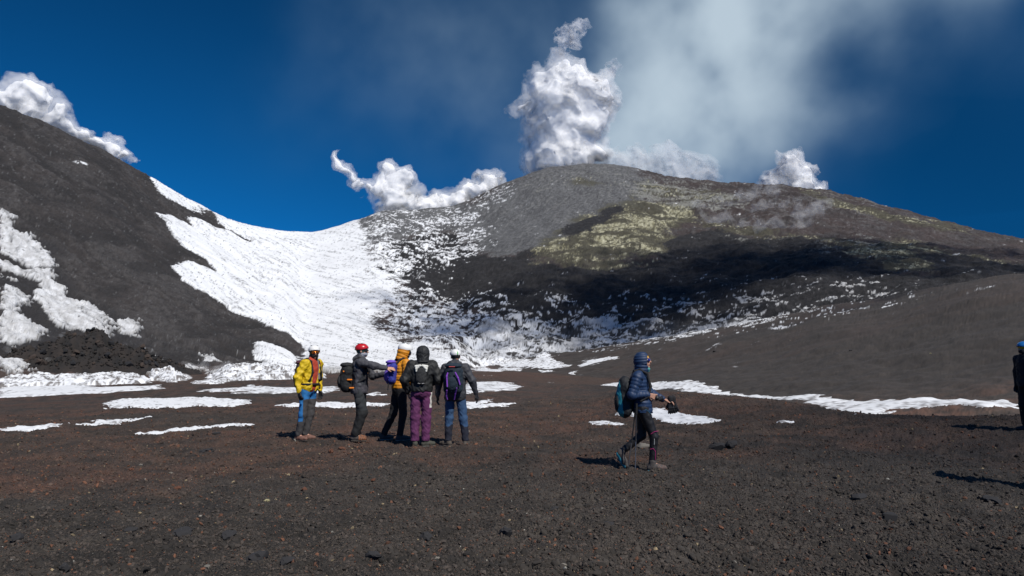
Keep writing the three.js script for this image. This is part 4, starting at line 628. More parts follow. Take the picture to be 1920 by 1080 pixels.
// crumbly clods of ash, lying in loose drifts
{
  const N = 9000, g = stone(411, 0.6, 1), im = new THREE.InstancedMesh(g, new THREE.MeshStandardMaterial({ name: 'ash_clod', roughness: 1 }), N), r = rng(417), M4 = new THREE.Matrix4(), Q = new THREE.Quaternion(), E = new THREE.Euler(), col = new THREE.Color();
  for (let i = 0; i < N;) {
    const b = (r() * 84 - 42) * Math.PI / 180, d = 1 / lerp(1 / 4.0, 1 / 20, Math.pow(r(), 0.8)), x = Math.sin(b) * d, z = -Math.cos(b) * d, drift = fbm2(x * 0.7 + 20, z * 1.1, 4);
    if (r() > ss(0.02, 0.4, drift)) continue;
    const s = 0.009 + 0.026 * Math.pow(r(), 3), v = 0.6 + 0.7 * r();
    land(x, z, landform(x, z), d, b * 180 / Math.PI, true);
    col.setRGB(out4[0] * 0.8 * v, out4[1] * 0.8 * v, out4[2] * 0.8 * v);
    Q.setFromEuler(E.set(r(), r() * 6, r())); M4.compose(new THREE.Vector3(x, groundAt(x, z) + s * 0.15, z), Q, new THREE.Vector3(s * (0.8 + 0.8 * r()), s * (0.7 + 0.5 * r()), s * (0.8 + 0.6 * r()))); im.setMatrixAt(i, M4); im.setColorAt(i, col); i++;
  }
  im.name = 'ash_clods'; im.userData = { label: 'crumbly dark ash clods lying in drifts over the ground', kind: 'stuff' }; scene.add(im);
}

// ---------------------------------------------------------------- the mound of fresh, steaming lava rubble at the foot of the left flank
{
  const MX = -47, MZ = -75.5, base = landform(MX, MZ), g0 = thing('lava_mound', 'steaming mound of dark brown lava rubble at the flank foot', 'lava mound', [MX, base, MZ], 0.6);
  const shape = (x, z) => { const e = Math.hypot(x / 10.5, z / 5.2), w = 1 - e; return w < 0 ? w * 2 : 4.1 * Math.pow(w, 0.95) + 1.1 * w * fbm2(x * 0.35, z * 0.35, 3) * 2; };
  const geo = new THREE.PlaneGeometry(23, 12, 150, 80); geo.rotateX(-Math.PI / 2);
  const p = geo.attributes.position, c = [];
  for (let i = 0; i < p.count; i++) {
    const x = p.getX(i), z = p.getZ(i), rough = 0.35 * fbm2(x * 1.3, z * 1.3, 3) + 0.25 * Math.max(0, n2(x * 2.7, z * 2.7));
    p.setY(i, shape(x, z) + rough - 0.2);
    const t = clamp(0.5 + 1.2 * fbm2(x * 0.5 + 9, z * 0.5, 3), 0, 1); c.push(...mixc(RGB(0.011, 0.0105, 0.0105), RGB(0.027, 0.021, 0.018), t));
  }
  geo.setAttribute('color', new THREE.Float32BufferAttribute(c, 3)); geo.computeVertexNormals();
  part('rubble_core', geo, hillMat, g0);
  const bg = [21, 22, 23, 24].map((k) => stone(k, 0.8, 0)), bm = [mat(0.028, 0.022, 0.019, 0.95), mat(0.018, 0.017, 0.017, 0.95), mat(0.045, 0.032, 0.025, 0.95), mat(0.012, 0.012, 0.014, 0.9)], r = rng(55);
  for (let k = 0; k < 290; k++) {
    const a = r() * 6.28, q = Math.sqrt(r()), x = Math.cos(a) * q * 9.8, z = Math.sin(a) * q * 4.8, s = 0.12 + 0.34 * Math.pow(r(), 2.5);
    const m = part('lava_block', bg[k % 4], bm[Math.floor(r() * 4)], g0); m.position.set(x, shape(x, z) + s * 0.1, z); m.scale.set(s * (0.8 + 0.6 * r()), s, s * (0.8 + 0.6 * r())); m.rotation.set(r() * 6, r() * 6, r() * 6);
  }
  // the small clinker between the blocks
  const bits = [];
  for (let k = 0; k < 2600; k++) {
    const a = r() * 6.28, q = Math.sqrt(r()), x = Math.cos(a) * q * 10.4, z = Math.sin(a) * q * 5.1, e = 0.05 + 0.13 * Math.pow(r(), 2), m = new THREE.Matrix4().compose(new THREE.Vector3(x, shape(x, z) + 0.35 * fbm2(x * 1.3, z * 1.3, 3) + 0.25 * Math.max(0, n2(x * 2.7, z * 2.7)) - 0.2 + e * 0.3, z), new THREE.Quaternion().setFromEuler(new THREE.Euler(r() * 6, r() * 6, r() * 6)), new THREE.Vector3(e * (0.7 + 0.8 * r()), e, e * (0.7 + 0.8 * r())));
    const t = bg[k % 4].clone().applyMatrix4(m), tone = 0.009 + 0.024 * Math.pow(r(), 2), cc = new Float32Array(t.attributes.position.count * 3); for (let i = 0; i < cc.length; i += 3) { cc[i] = tone * 1.25; cc[i + 1] = tone; cc[i + 2] = tone * 0.85; }
    t.setAttribute('color', new THREE.BufferAttribute(cc, 3)); bits.push(t);
  }
  part('clinker', mergeGeometries(bits), new THREE.MeshStandardMaterial({ name: 'clinker', vertexColors: true, roughness: 0.95, flatShading: true }), g0).userData.kind = 'stuff';
}

// ---------------------------------------------------------------- bodies and clothes: smooth unions of tapered limbs, meshed on a grid
const V = (x, y, z) => [x, y, z];
const cap = (a, b, ra, rb = ra, ring = 0) => ({ t: 0, a, b, ra, rb, ring });
const ell = (c, r, ring = 0) => ({ t: 1, c, r, ring });
const add = (a, b, k = 1) => [a[0] + b[0] * k, a[1] + b[1] * k, a[2] + b[2] * k];
const mid = (a, b, t = 0.5) => [lerp(a[0], b[0], t), lerp(a[1], b[1], t), lerp(a[2], b[2], t)];
const nrm = (a) => { const l = Math.hypot(...a) || 1; return [a[0] / l, a[1] / l, a[2] / l]; };
const cross = (a, b) => [a[1] * b[2] - a[2] * b[1], a[2] * b[0] - a[0] * b[2], a[0] * b[1] - a[1] * b[0]];
let ringT = 0;
function dist1(s, x, y, z) {
  if (s.t === 0) {
    const ax = s.a[0], ay = s.a[1], az = s.a[2], dx = s.b[0] - ax, dy = s.b[1] - ay, dz = s.b[2] - az, px = x - ax, py = y - ay, pz = z - az, L = dx * dx + dy * dy + dz * dz + 1e-12;
    const t = clamp((px * dx + py * dy + pz * dz) / L, 0, 1); ringT = t * Math.sqrt(L);
    return Math.hypot(px - dx * t, py - dy * t, pz - dz * t) - (s.ra + (s.rb - s.ra) * t);
  }
  const px = (x - s.c[0]), py = (y - s.c[1]), pz = (z - s.c[2]), [rx, ry, rz] = s.r; ringT = py;
  const k0 = Math.hypot(px / rx, py / ry, pz / rz), k1 = Math.hypot(px / (rx * rx), py / (ry * ry), pz / (rz * rz));
  return k1 < 1e-9 ? -Math.min(rx, ry, rz) : k0 * (k0 - 1) / k1;
}
function field(prims, k = 0.03, cut, disp) {
  return (x, y, z) => {
    let d = 1e9, best = 1e9, ring = 0, rt = 0;
    for (const s of prims) {
      const e = dist1(s, x, y, z);
      if (e < best) { best = e; ring = s.ring; rt = ringT; }
      const h = Math.max(k - Math.abs(d - e), 0) / k; d = Math.min(d, e) - h * h * k * 0.25;
    }
    if (ring) d -= 0.0085 * Math.pow(Math.abs(Math.sin(Math.PI * rt / ring)), 0.6) - 0.004;
    if (disp && d < 0.08) d += disp(x, y, z);
    if (cut) d = Math.max(d, cut(x, y, z));
    return d;
  };
}
function bounds(prims, pad) {
  const lo = [1e9, 1e9, 1e9], hi = [-1e9, -1e9, -1e9];
  for (const s of prims) for (let i = 0; i < 3; i++) {
    if (s.t === 0) { lo[i] = Math.min(lo[i], s.a[i] - s.ra, s.b[i] - s.rb); hi[i] = Math.max(hi[i], s.a[i] + s.ra, s.b[i] + s.rb); } else { lo[i] = Math.min(lo[i], s.c[i] - s.r[i]); hi[i] = Math.max(hi[i], s.c[i] + s.r[i]); }
  }
  return [lo.map((v) => v - pad), hi.map((v) => v + pad)];
}
// surface nets
function skinOver(f, [lo, hi], cell, tint) {
  const n = [0, 1, 2].map((i) => Math.max(4, Math.ceil((hi[i] - lo[i]) / cell) + 1)), [nx, ny, nz] = n, S = new Float32Array(nx * ny * nz);
  for (let k = 0, q = 0; k < nz; k++) for (let j = 0; j < ny; j++) for (let i = 0; i < nx; i++, q++) S[q] = f(lo[0] + i * cell, lo[1] + j * cell, lo[2] + k * cell);
  const id = new Int32Array(nx * ny * nz).fill(-1), p = [], ix = [], st = [1, nx, nx * ny];
  const E = [[0, 1], [2, 3], [4, 5], [6, 7], [0, 2], [1, 3], [4, 6], [5, 7], [0, 4], [1, 5], [2, 6], [3, 7]], off = [0, 1, nx, nx + 1, nx * ny, nx * ny + 1, nx * ny + nx, nx * ny + nx + 1];
  for (let k = 0; k < nz - 1; k++) for (let j = 0; j < ny - 1; j++) for (let i = 0; i < nx - 1; i++) {
    const q = i + j * nx + k * nx * ny; let m = 0;
    for (let c = 0; c < 8; c++) if (S[q + off[c]] < 0) m |= 1 << c;
    if (m === 0 || m === 255) continue;
    let x = 0, y = 0, z = 0, c = 0;
    for (const [a, b] of E) {
      if (((m >> a) & 1) === ((m >> b) & 1)) continue;
      const va = S[q + off[a]], vb = S[q + off[b]], t = va / (va - vb);
      x += (a & 1) + t * ((b & 1) - (a & 1)); y += ((a >> 1) & 1) + t * (((b >> 1) & 1) - ((a >> 1) & 1)); z += (a >> 2) + t * ((b >> 2) - (a >> 2)); c++;
    }
    id[q] = p.length / 3; p.push(lo[0] + (i + x / c) * cell, lo[1] + (j + y / c) * cell, lo[2] + (k + z / c) * cell);
  }
  for (let k = 1; k < nz - 1; k++) for (let j = 1; j < ny - 1; j++) for (let i = 1; i < nx - 1; i++) {
    const q = i + j * nx + k * nx * ny, s0 = S[q] < 0;
    for (let a = 0; a < 3; a++) {
      if ((S[q + st[a]] < 0) === s0) continue;
      const u = st[(a + 1) % 3], v = st[(a + 2) % 3], A = id[q], B = id[q - u], Cc = id[q - u - v], D = id[q - v];
      if (A < 0 || B < 0 || Cc < 0 || D < 0) continue;
      if (s0) ix.push(A, B, Cc, A, Cc, D); else ix.push(A, Cc, B, A, D, Cc);
    }
  }
  const nn = [], h = cell * 0.6, col = [];
  for (let i = 0; i < p.length; i += 3) {
    const x = p[i], y = p[i + 1], z = p[i + 2], g = nrm([f(x + h, y, z) - f(x - h, y, z), f(x, y + h, z) - f(x, y - h, z), f(x, y, z + h) - f(x, y, z - h)]);
    nn.push(...g); if (tint) col.push(...tint(x, y, z, g));
  }
  const g = new THREE.BufferGeometry(); g.setAttribute('position', new THREE.Float32BufferAttribute(p, 3)); g.setAttribute('normal', new THREE.Float32BufferAttribute(nn, 3));
  if (tint) g.setAttribute('color', new THREE.Float32BufferAttribute(col, 3));
  g.setIndex(ix); return g;
}
const blob = (prims, { k = 0.03, cell = 0.013, cut, disp, tint } = {}) => skinOver(field(prims, k, cut, disp), bounds(prims, cell * 3 + 0.02), cell, tint);
const folds = (amp, f = 7) => (x, y, z) => amp * (n3(x * f + y * f * 0.5, y * f * 0.9, z * f) + 0.45 * n3(x * f * 2.1 + 4 - y * f, y * f * 1.5, z * f * 2.1));

// a hand: palm, four fingers of unequal length and a thumb from the side of the palm; fwd along the fingers, pal out of the palm, thumb side
function handPrims(w, fwd, pal, thumbSide, curl, fat = 1, open = 1) {
  fwd = nrm(fwd); const sd = nrm(cross(pal, fwd)), pl = nrm(cross(fwd, sd)), P = [];
  const at = (f, s, q) => add(add(add(w, fwd, f), sd, s * thumbSide), pl, q);
  for (let i = 0; i < 4; i++) { const s = (i - 1.5) * -0.0195; P.push(cap(at(0.015, s * 0.55, 0), at(0.088, s, 0), 0.0135 * fat, 0.0115 * fat)); }
  const len = [0.072, 0.08, 0.075, 0.058];
  for (let i = 0; i < 4; i++) {
    let p = at(0.088, (i - 1.5) * -0.0195, 0), ang = 0.12 * curl;
    for (const part of [0.45, 0.32, 0.26]) {
      ang += curl * (0.42 + 0.05 * i); const dir = add([fwd[0] * Math.cos(ang), fwd[1] * Math.cos(ang), fwd[2] * Math.cos(ang)], pl, Math.sin(ang)), e = add(add(p, nrm(dir), len[i] * part), sd, (i - 1.5) * -0.0025 * thumbSide * open);
      P.push(cap(p, e, 0.0098 * fat, 0.0085 * fat)); p = e;
    }
  }
  const t0 = at(0.025, 0.028, 0.004), t1 = at(0.06, 0.052, 0.014), t2 = at(0.09, 0.058, 0.024);
  P.push(cap(t0, t1, 0.0135 * fat, 0.011 * fat), cap(t1, t2, 0.0105 * fat, 0.009 * fat));
  return P;
}
const cloth = (c, rough = 0.85, extra = {}) => mat(c[0], c[1], c[2], rough, { sheen: 0.25, sheenColor: new THREE.Color(0.25, 0.25, 0.25), sheenRoughness: 0.6, ...extra });
const tinted = (rough = 0.85) => new THREE.MeshStandardMaterial({ vertexColors: true, roughness: rough });
const skinMat = mat(0.5, 0.27, 0.185, 0.55, { sheen: 0.1 }), beardMat = mat(0.05, 0.035, 0.028, 0.9);

// joints of a standing figure 1.75 m tall, facing +z; J.o overrides
function joints(o = {}) {
  const J = {
    pel: V(0, 0.95, 0), wai: V(0, 1.09, 0), che: V(0, 1.29, 0), nek: V(0, 1.49, 0.0), head: V(0, 1.625, 0.025),
    shL: V(0.185, 1.425, 0), shR: V(-0.185, 1.425, 0), elL: V(0.25, 1.15, -0.02), elR: V(-0.25, 1.15, -0.02), wrL: V(0.27, 0.91, 0.05), wrR: V(-0.27, 0.91, 0.05),
    hiL: V(0.092, 0.92, 0), hiR: V(-0.092, 0.92, 0), knL: V(0.105, 0.49, 0.025), knR: V(-0.105, 0.49, 0.025), anL: V(0.112, 0.1, -0.01), anR: V(-0.112, 0.1, -0.01),
    toL: V(0.135, 0.045, 0.16), toR: V(-0.135, 0.045, 0.16), ...o.j,
  };
  const k = (o.h || 1.75) / 1.75, ln = o.lean || [0, 0];
  for (const n in J) { const p = J[n], u = Math.max(0, p[1] - 0.1) / 1.65; J[n] = [(p[0] + ln[0] * u) * k, p[1] * k, (p[2] + ln[1] * u) * k]; }
  J.k = k; return J;
}
// head turned by yaw (degrees) and nodded, as prims in the body's own axes
function headFrame(J, yaw = 0, nod = 0) {
  const a = yaw * Math.PI / 180, n = nod * Math.PI / 180, f = [Math.sin(a) * Math.cos(n), -Math.sin(n), Math.cos(a) * Math.cos(n)], s = nrm(cross([0, 1, 0], f)), u = cross(f, s);
  const at = (x, y, z) => add(add(add(J.head, s, x), u, y), f, z);
  return { f, s, u, at, m: new THREE.Matrix4().makeBasis(new THREE.Vector3(...s), new THREE.Vector3(...u), new THREE.Vector3(...f)).setPosition(...J.head) };
}
function placed(geo, m) { const g = geo.clone(); g.applyMatrix4(m); return g; }
// head built in its own axes: skull, jaw, nose, brows, eyes, lips, ears
const faceTint = (beard) => (x, y, z) => {
  const sk = [0.5, 0.27, 0.185];
  if (beard && z > 0.03 && y < -0.035) return [0.06, 0.042, 0.034];
  if (z > 0.07 && Math.abs(y + 0.052) < 0.011 && Math.abs(x) < 0.026) return [0.36, 0.13, 0.1];
  if (z > 0.06 && Math.abs(y - 0.012) < 0.011 && Math.abs(Math.abs(x) - 0.034) < 0.017) return [0.05, 0.04, 0.035];
  if (z > 0.06 && Math.abs(y - 0.036) < 0.006 && Math.abs(Math.abs(x) - 0.036) < 0.024) return [0.06, 0.04, 0.03];
  return sk;
};
function headGeo(beard) {
  const P = [ell(V(0, 0.03, -0.008), [0.077, 0.092, 0.096]), ell(V(0, -0.035, 0.028), [0.058, 0.072, 0.064]), cap(V(0, 0.014, 0.09), V(0, -0.02, 0.108), 0.009, 0.014), cap(V(0.028, 0.036, 0.082), V(-0.028, 0.036, 0.082), 0.012, 0.012), ell(V(0, -0.053, 0.084), [0.025, 0.012, 0.014]), ell(V(0, -0.092, 0.066), [0.024, 0.02, 0.024]),
    ell(V(0.078, -0.005, -0.005), [0.012, 0.03, 0.019]), ell(V(-0.078, -0.005, -0.005), [0.012, 0.03, 0.019]), cap(V(0, -0.05, -0.02), V(0, -0.15, -0.03), 0.055, 0.058)];
  return blob(P, { k: 0.018, cell: 0.0055, tint: faceTint(beard) });
}
const headShape = headGeo(false), faceMat = tinted(0.55);

function bodyOf(J, H, root, o = {}) {
  const k = J.k, s = (v) => v * k, f = [];
  const P = [ell(J.pel, [s(0.155), s(0.12), s(0.115)]), ell(J.wai, [s(0.135), s(0.13), s(0.1)]), ell(add(J.che, [0, s(0.01), 0]), [s(0.165), s(0.19), s(0.115)]), cap(J.shL, J.nek, s(0.05), s(0.05)), cap(J.shR, J.nek, s(0.05), s(0.05)), cap(add(J.nek, [0, -0.05, 0]), add(J.head, [0, -0.06, -0.02]), s(0.057), s(0.055))];
  for (const q of ['L', 'R']) {
    P.push(cap(J['sh' + q], J['el' + q], s(0.052), s(0.042)), cap(J['el' + q], J['wr' + q], s(0.04), s(0.029)));
    P.push(cap(J['hi' + q], J['kn' + q], s(0.075), s(0.044)), cap(J['kn' + q], mid(J['kn' + q], J['an' + q], 0.35), s(0.043), s(0.045)), cap(mid(J['kn' + q], J['an' + q], 0.3), J['an' + q], s(0.045), s(0.032)), cap(J['an' + q], J['to' + q], s(0.03), s(0.022)));
  }
  const geos = [blob(P, { k: 0.04, cell: 0.014 }), placed(headShape, H.m.clone().scale(new THREE.Vector3(k, k, k)))];
  geos[0].setAttribute('color', new THREE.Float32BufferAttribute(new Float32Array(geos[0].attributes.position.count * 3).map((_, i) => [0.5, 0.27, 0.185][i % 3]), 3));
  for (const q of ['L', 'R']) {
    const hd = (o.hands || {})[q] || {}, el = J['el' + q], wr = J['wr' + q], fwd = hd.fwd || nrm(add(wr, el, -1)), pal = hd.pal || [q === 'L' ? -1 : 1, 0, 0.15];
    J['hand' + q] = (fat) => handPrims(wr, fwd, pal, hd.flip ? -1 : 1, hd.curl ?? 0.55, fat * k, hd.open ?? 1);
    const g = blob(J['hand' + q](1), { k: 0.008, cell: 0.0045 });
    g.setAttribute('color', new THREE.Float32BufferAttribute(new Float32Array(g.attributes.position.count * 3).map((_, i) => [0.52, 0.28, 0.19][i % 3]), 3)); geos.push(g);
  }
  return part('body', mergeGeometries(geos), faceMat, root);
}
// clothes
function jacket(J, o) {   // o: fat, hem, ring, collar, hood(down), cut
  const k = J.k, s = (v) => v * k, fat = o.fat ?? 1, r = o.ring || 0, P = [
    ell(add(J.che, [0, s(0.015), s(-0.005)]), [s(0.19 * fat), s(0.2), s(0.142 * fat)], r), ell(mid(J.che, J.wai, 0.7), [s(0.175 * fat), s(0.17), s(0.138 * fat)], r), ell(mid(J.pel, J.wai, 0.35), [s(0.18 * fat), s(0.16), s(0.145 * fat)], r),
    cap(add(J.shL, [0, s(-0.012), 0]), add(J.nek, [0, s(-0.035), 0]), s(0.068), s(0.075)), cap(add(J.shR, [0, s(-0.012), 0]), add(J.nek, [0, s(-0.035), 0]), s(0.068), s(0.075)), cap(add(J.nek, [0, s(-0.07), s(-0.01)]), add(J.nek, [0, s(o.collar ?? 0.02), 0]), s(0.09), s(0.075))];
  if (o.long) P.push(ell(add(J.pel, [0, s(-0.06), 0]), [s(0.185 * fat), s(0.15), s(0.15 * fat)], r));
  for (const q of ['L', 'R']) P.push(cap(J['sh' + q], J['el' + q], s(0.073 * (o.arm ?? 1)), s(0.062 * (o.arm ?? 1)), r), cap(J['el' + q], mid(J['el' + q], J['wr' + q], 0.93), s(0.062 * (o.arm ?? 1)), s(0.045 * Math.min(1, o.arm ?? 1)), r));
  const hem = J.pel[1] + s(o.hem ?? -0.05), ax = J.nek;
  const P2 = o.extra ? P.concat(o.extra) : P;
  // the hem cuts the trunk only, not sleeves that hang below it
  const trunk = (x, z) => Math.hypot((x - J.pel[0]) / s(0.24), (z - J.pel[2]) / s(0.23)) < 1;
  const sleeve = (x, y, z) => { for (const q of ['L', 'R']) if (dist1(cap(J['el' + q], J['wr' + q], s(0.066), s(0.055)), x, y, z) < 0.012) return true; return false; };
  const cut = (x, y, z) => { let c = -1; if (y < hem + 0.08 && !sleeve(x, y, z)) c = hem + 0.008 * Math.sin(x * 40) - y; if (o.cut) c = Math.max(c, o.cut(x, y, z)); return c; };
  return blob(P2, { k: r ? 0.025 : 0.045, cell: 0.0125, cut, disp: o.disp ?? folds(0.007), tint: o.tint });
}
function trousers(J, o = {}) {
  const k = J.k, s = (v) => v * k, w = o.wide ?? 1, P = [ell(add(J.pel, [0, s(-0.005), s(-0.01)]), [s(0.17), s(0.13), s(0.135)])];
  for (const q of ['L', 'R']) P.push(cap(J['hi' + q], J['kn' + q], s(0.098), s(0.074 * w)), cap(J['kn' + q], J['an' + q], s(0.074 * w), s(0.06 * w)));
  const top = J.pel[1] + s(0.12);
  const low = (x, y, z) => Math.min(Math.hypot(x - J.anL[0], y - J.anL[1], z - J.anL[2]), Math.hypot(x - J.anR[0], y - J.anR[1], z - J.anR[2])) < s(0.09) ? Math.max(...['L', 'R'].map((q) => { const a = J['an' + q], d = nrm(add(a, J['kn' + q], -1)), v = (x - a[0]) * d[0] + (y - a[1]) * d[1] + (z - a[2]) * d[2]; return Math.hypot(x - a[0], y - a[1], z - a[2]) < s(0.1) ? v - s(0.005) : -1; })) : -1;
  return blob(P, { k: 0.03, cell: 0.0125, cut: (x, y, z) => Math.max(y - top, low(x, y, z)), disp: o.disp ?? folds(0.006, 8), tint: o.tint });
}
function boots(J, root, m, soleM, o = {}) {
  for (const q of ['L', 'R']) {
    const a = J['an' + q], t = J['to' + q], d = nrm(add(t, add(a, [0, -0.055, 0]), -1)), heel = add(add(a, [0, -0.052, 0]), d, -0.035), up = cross(d, cross([0, 1, 0], d));
    const P = [cap(add(a, nrm(add(J['kn' + q], a, -1)), 0.06 * (o.tall ?? 1)), a, 0.052, 0.05), cap(heel, mid(heel, t, 0.6), 0.045, 0.046), cap(mid(heel, t, 0.6), t, 0.045, 0.036)];
    const b = part('boot', blob(P, { k: 0.03, cell: 0.009, disp: folds(0.002, 20), tint: o.tint && ((x, y, z) => o.tint(x, y, z, q)) }), o.tint ? tinted(0.8) : m, root);
    const low = add(heel, up, -0.036), lt = add(t, up, -0.03);
    part('sole', blob([cap(low, mid(low, lt, 0.5), 0.042, 0.041), cap(mid(low, lt, 0.5), lt, 0.041, 0.034)], { k: 0.02, cell: 0.009, cut: (x, y, z) => { const v = (x - low[0]) * up[0] + (y - low[1]) * up[1] + (z - low[2]) * up[2]; return Math.abs(v + 0.006) - 0.012; } }), soleM, b);
  }
}
function gloves(J, root, m, which = ['L', 'R']) {
  for (const q of which) { const wr = J['wr' + q], el = J['el' + q], g = blob([...J['hand' + q](1.35), cap(mid(wr, el, 0.22), wr, 0.043, 0.034)], { k: 0.012, cell: 0.0065 }); part('glove', g, m, root); }
}
// a climbing helmet in the head's axes: shell with a rim and vents
function helmet(H, root, m, k = 1, o = {}) {
  const up = o.up ?? 0, shell = field([ell(V(0, 0.048 + up, -0.012), [0.108, 0.098, 0.128])], 0.02, (x, y, z) => Math.max(0.022 + up + 0.3 * Math.max(0, z) - y - 0.22 * Math.max(0, -z - 0.05), -(Math.hypot(x / 0.097, (y - 0.042 - up) / 0.088, (z + 0.012) / 0.117) - 1) * 0.08));
  const sh = part('helmet', placed(skinOver(shell, [[-0.13, -0.05 + up, -0.16], [0.13, 0.17 + up, 0.14]], 0.006), H.m.clone().scale(new THREE.Vector3(k, k, k))), m, root);
  const vents = []; for (const sx of [-1, 1]) for (const zz of [-0.07, 0.0]) { const g = new THREE.SphereGeometry(1, 10, 6); g.scale(0.007, 0.006, 0.024); g.rotateZ(-sx * 0.5); g.translate(sx * 0.055, 0.136 + up, zz); vents.push(g); }
  part('vent', placed(mergeGeometries(vents), H.m.clone().scale(new THREE.Vector3(k, k, k))), mat(0.02, 0.02, 0.02), sh);
  return sh;
}
const inHead = (H, k, prims, opt) => placed(blob(prims, opt), H.m.clone().scale(new THREE.Vector3(k, k, k)));
// a hood drawn up over the head, open at the face
const hoodUp = (H, k, ring, fat = 1) => inHead(H, k, [ell(V(0, 0.02, -0.02), [0.118 * fat, 0.13 * fat, 0.13 * fat], ring), cap(V(0, -0.06, -0.03), V(0, -0.16, -0.04), 0.105, 0.11, ring)], { k: 0.05, cell: 0.0085, cut: (x, y, z) => Math.max(-(Math.hypot(x / 0.082, (y + 0.005) / 0.105, (z - 0.1) / 0.125) - 1) * 0.08, -0.16 - y), disp: ring ? undefined : folds(0.006, 14) });
const strip = (pts, r, cell = 0.007, flat) => blob(pts.slice(1).map((p, i) => cap(pts[i], p, r)), { k: r, cell });
// shades or goggles
function eyewear(H, root, k, lens, frame, big) {
  const P = big ? [ell(V(0, 0.012, 0.078), [0.074, 0.036, 0.042])] : [ell(V(0.036, 0.01, 0.088), [0.031, 0.024, 0.02]), ell(V(-0.036, 0.01, 0.088), [0.031, 0.024, 0.02])];
  const g = part(big ? 'goggles' : 'sunglasses', inHead(H, k, P, { k: 0.01, cell: 0.006 }), lens, root);
  part('strap', inHead(H, k, big ? [cap(V(0.07, 0.014, 0.06), V(0.095, 0.02, 0), 0.013), cap(V(-0.07, 0.014, 0.06), V(-0.095, 0.02, 0), 0.013), cap(V(-0.07, 0.046, 0.088), V(0.07, 0.046, 0.088), 0.008)] : [cap(V(0.064, 0.014, 0.075), V(0.083, 0.016, 0), 0.005), cap(V(-0.064, 0.014, 0.075), V(-0.083, 0.016, 0), 0.005), cap(V(-0.01, 0.014, 0.106), V(0.01, 0.014, 0.106), 0.005)], { k: 0.004, cell: 0.005 }), frame, g);
}
// a rucksack on the back: sack, lid, pocket, shoulder straps, hip belt
function rucksack(name, label, J, pos, turn, c, o = {}) {
  const g = thing(name, label, 'backpack', pos, turn, undefined), k = J.k, b = mid(J.che, J.wai, 0.45), w = o.w ?? 0.15, h = o.hgt ?? 0.23, t = o.t ?? 0.1, cy = b[1] + (o.up ?? 0), cz = b[2] - 0.135 * k - t * 0.72, cx = b[0];
  part('sack', blob([ell(V(cx, cy + h * 0.3, cz), [w * 0.92, h * 0.78, t * 0.95]), ell(V(cx, cy - h * 0.3, cz - t * 0.05), [w, h * 0.78, t * 1.08]), cap(V(cx - w * 0.55, cy + h * 0.5, cz + t * 0.3), V(cx + w * 0.55, cy + h * 0.5, cz + t * 0.3), t * 0.6), cap(V(cx - w * 0.55, cy - h * 0.7, cz), V(cx + w * 0.55, cy - h * 0.7, cz), t * 0.62)], { k: 0.05, cell: 0.011, disp: folds(0.006, 10), tint: o.tint && ((x, y, z) => o.tint(x - cx, y - cy, z - cz)) }), o.tint ? tinted(0.75) : c[0], g);
  part('pocket', blob([ell(V(cx, cy - h * 0.28, cz - t * 0.9), [w * 0.72, h * 0.5, t * 0.42])], { cell: 0.01, disp: folds(0.004, 14) }), c[1], g);
  if (!o.noLid) part('lid', blob([ell(V(cx, cy + h * 0.92, cz - t * 0.05), [w * 0.86, h * 0.2, t * 0.95])], { cell: 0.01, disp: folds(0.004, 12) }), c[1], g);
  for (const s of [-1, 1]) {
    const sx = cx + s * 0.1 * k, yT = J.shL[1] + 0.075 * k, zf = b[2] + 0.155 * k;
    part('shoulder_strap', strip([V(sx, cy + h * 0.75, cz + t * 0.6), V(sx, yT - 0.01, b[2] - 0.07), V(sx * 1.0, yT + 0.012, b[2]), V(sx * 1.05, yT - 0.04, b[2] + 0.1 * k), V(sx * 1.15, b[1] + 0.06, zf - 0.005), V(sx * 1.55, b[1] - 0.08, b[2] + 0.11 * k), V(sx * 1.75, b[1] - 0.14, b[2])], 0.018), c[2], g);
  }
  return { g, at: (x, y, z) => V(cx + x * w, cy + y * h, cz - t + z * t) };
}

// ---------------------------------------------------------------- the hikers
const black = cloth([0.012, 0.012, 0.014]), darkRubber = mat(0.02, 0.02, 0.02, 0.7), gloveBlack = mat(0.012, 0.012, 0.014, 0.6), charcoal = [0.032, 0.034, 0.042];
const put = (x, z) => [x, groundAt(x, z) - 0.01, z];
const turned = (wx, wz, f) => [wx * Math.cos(f) - wz * Math.sin(f), wx * Math.sin(f) + wz * Math.cos(f)];   // a push in world axes, in the figure's own
const ribbon = (J, y, thick, fat, m, root, name = 'belt') => part(name, blob([ell(V(J.wai[0], y, J.wai[2]), [0.182 * J.k * fat, 0.2, 0.146 * J.k * fat])], { cell: 0.008, cut: (x, yy) => Math.abs(yy - y) - thick }), m, root);
const beanie = (H, k, c, root, name = 'beanie', low = -0.012) => part(name, inHead(H, k, [ell(V(0, 0.03, -0.012), [0.0885, 0.098, 0.106])], { cell: 0.006, cut: (x, y, z) => Math.max(low + 0.35 * Math.max(0, z + 0.02) - 0.25 * Math.max(0, -z) - y, -1) }), c, root);
const gaiter = (H, k, m, root, top = -0.035) => part('neck_gaiter', inHead(H, k, [ell(V(0, -0.05, 0.024), [0.07, 0.06, 0.08]), cap(V(0, -0.08, -0.01), V(0, -0.16, -0.03), 0.072, 0.08)], { k: 0.03, cell: 0.007, cut: (x, y, z) => y - top - 0.1 * Math.max(0, z - 0.05), disp: folds(0.003, 22) }), m, root);

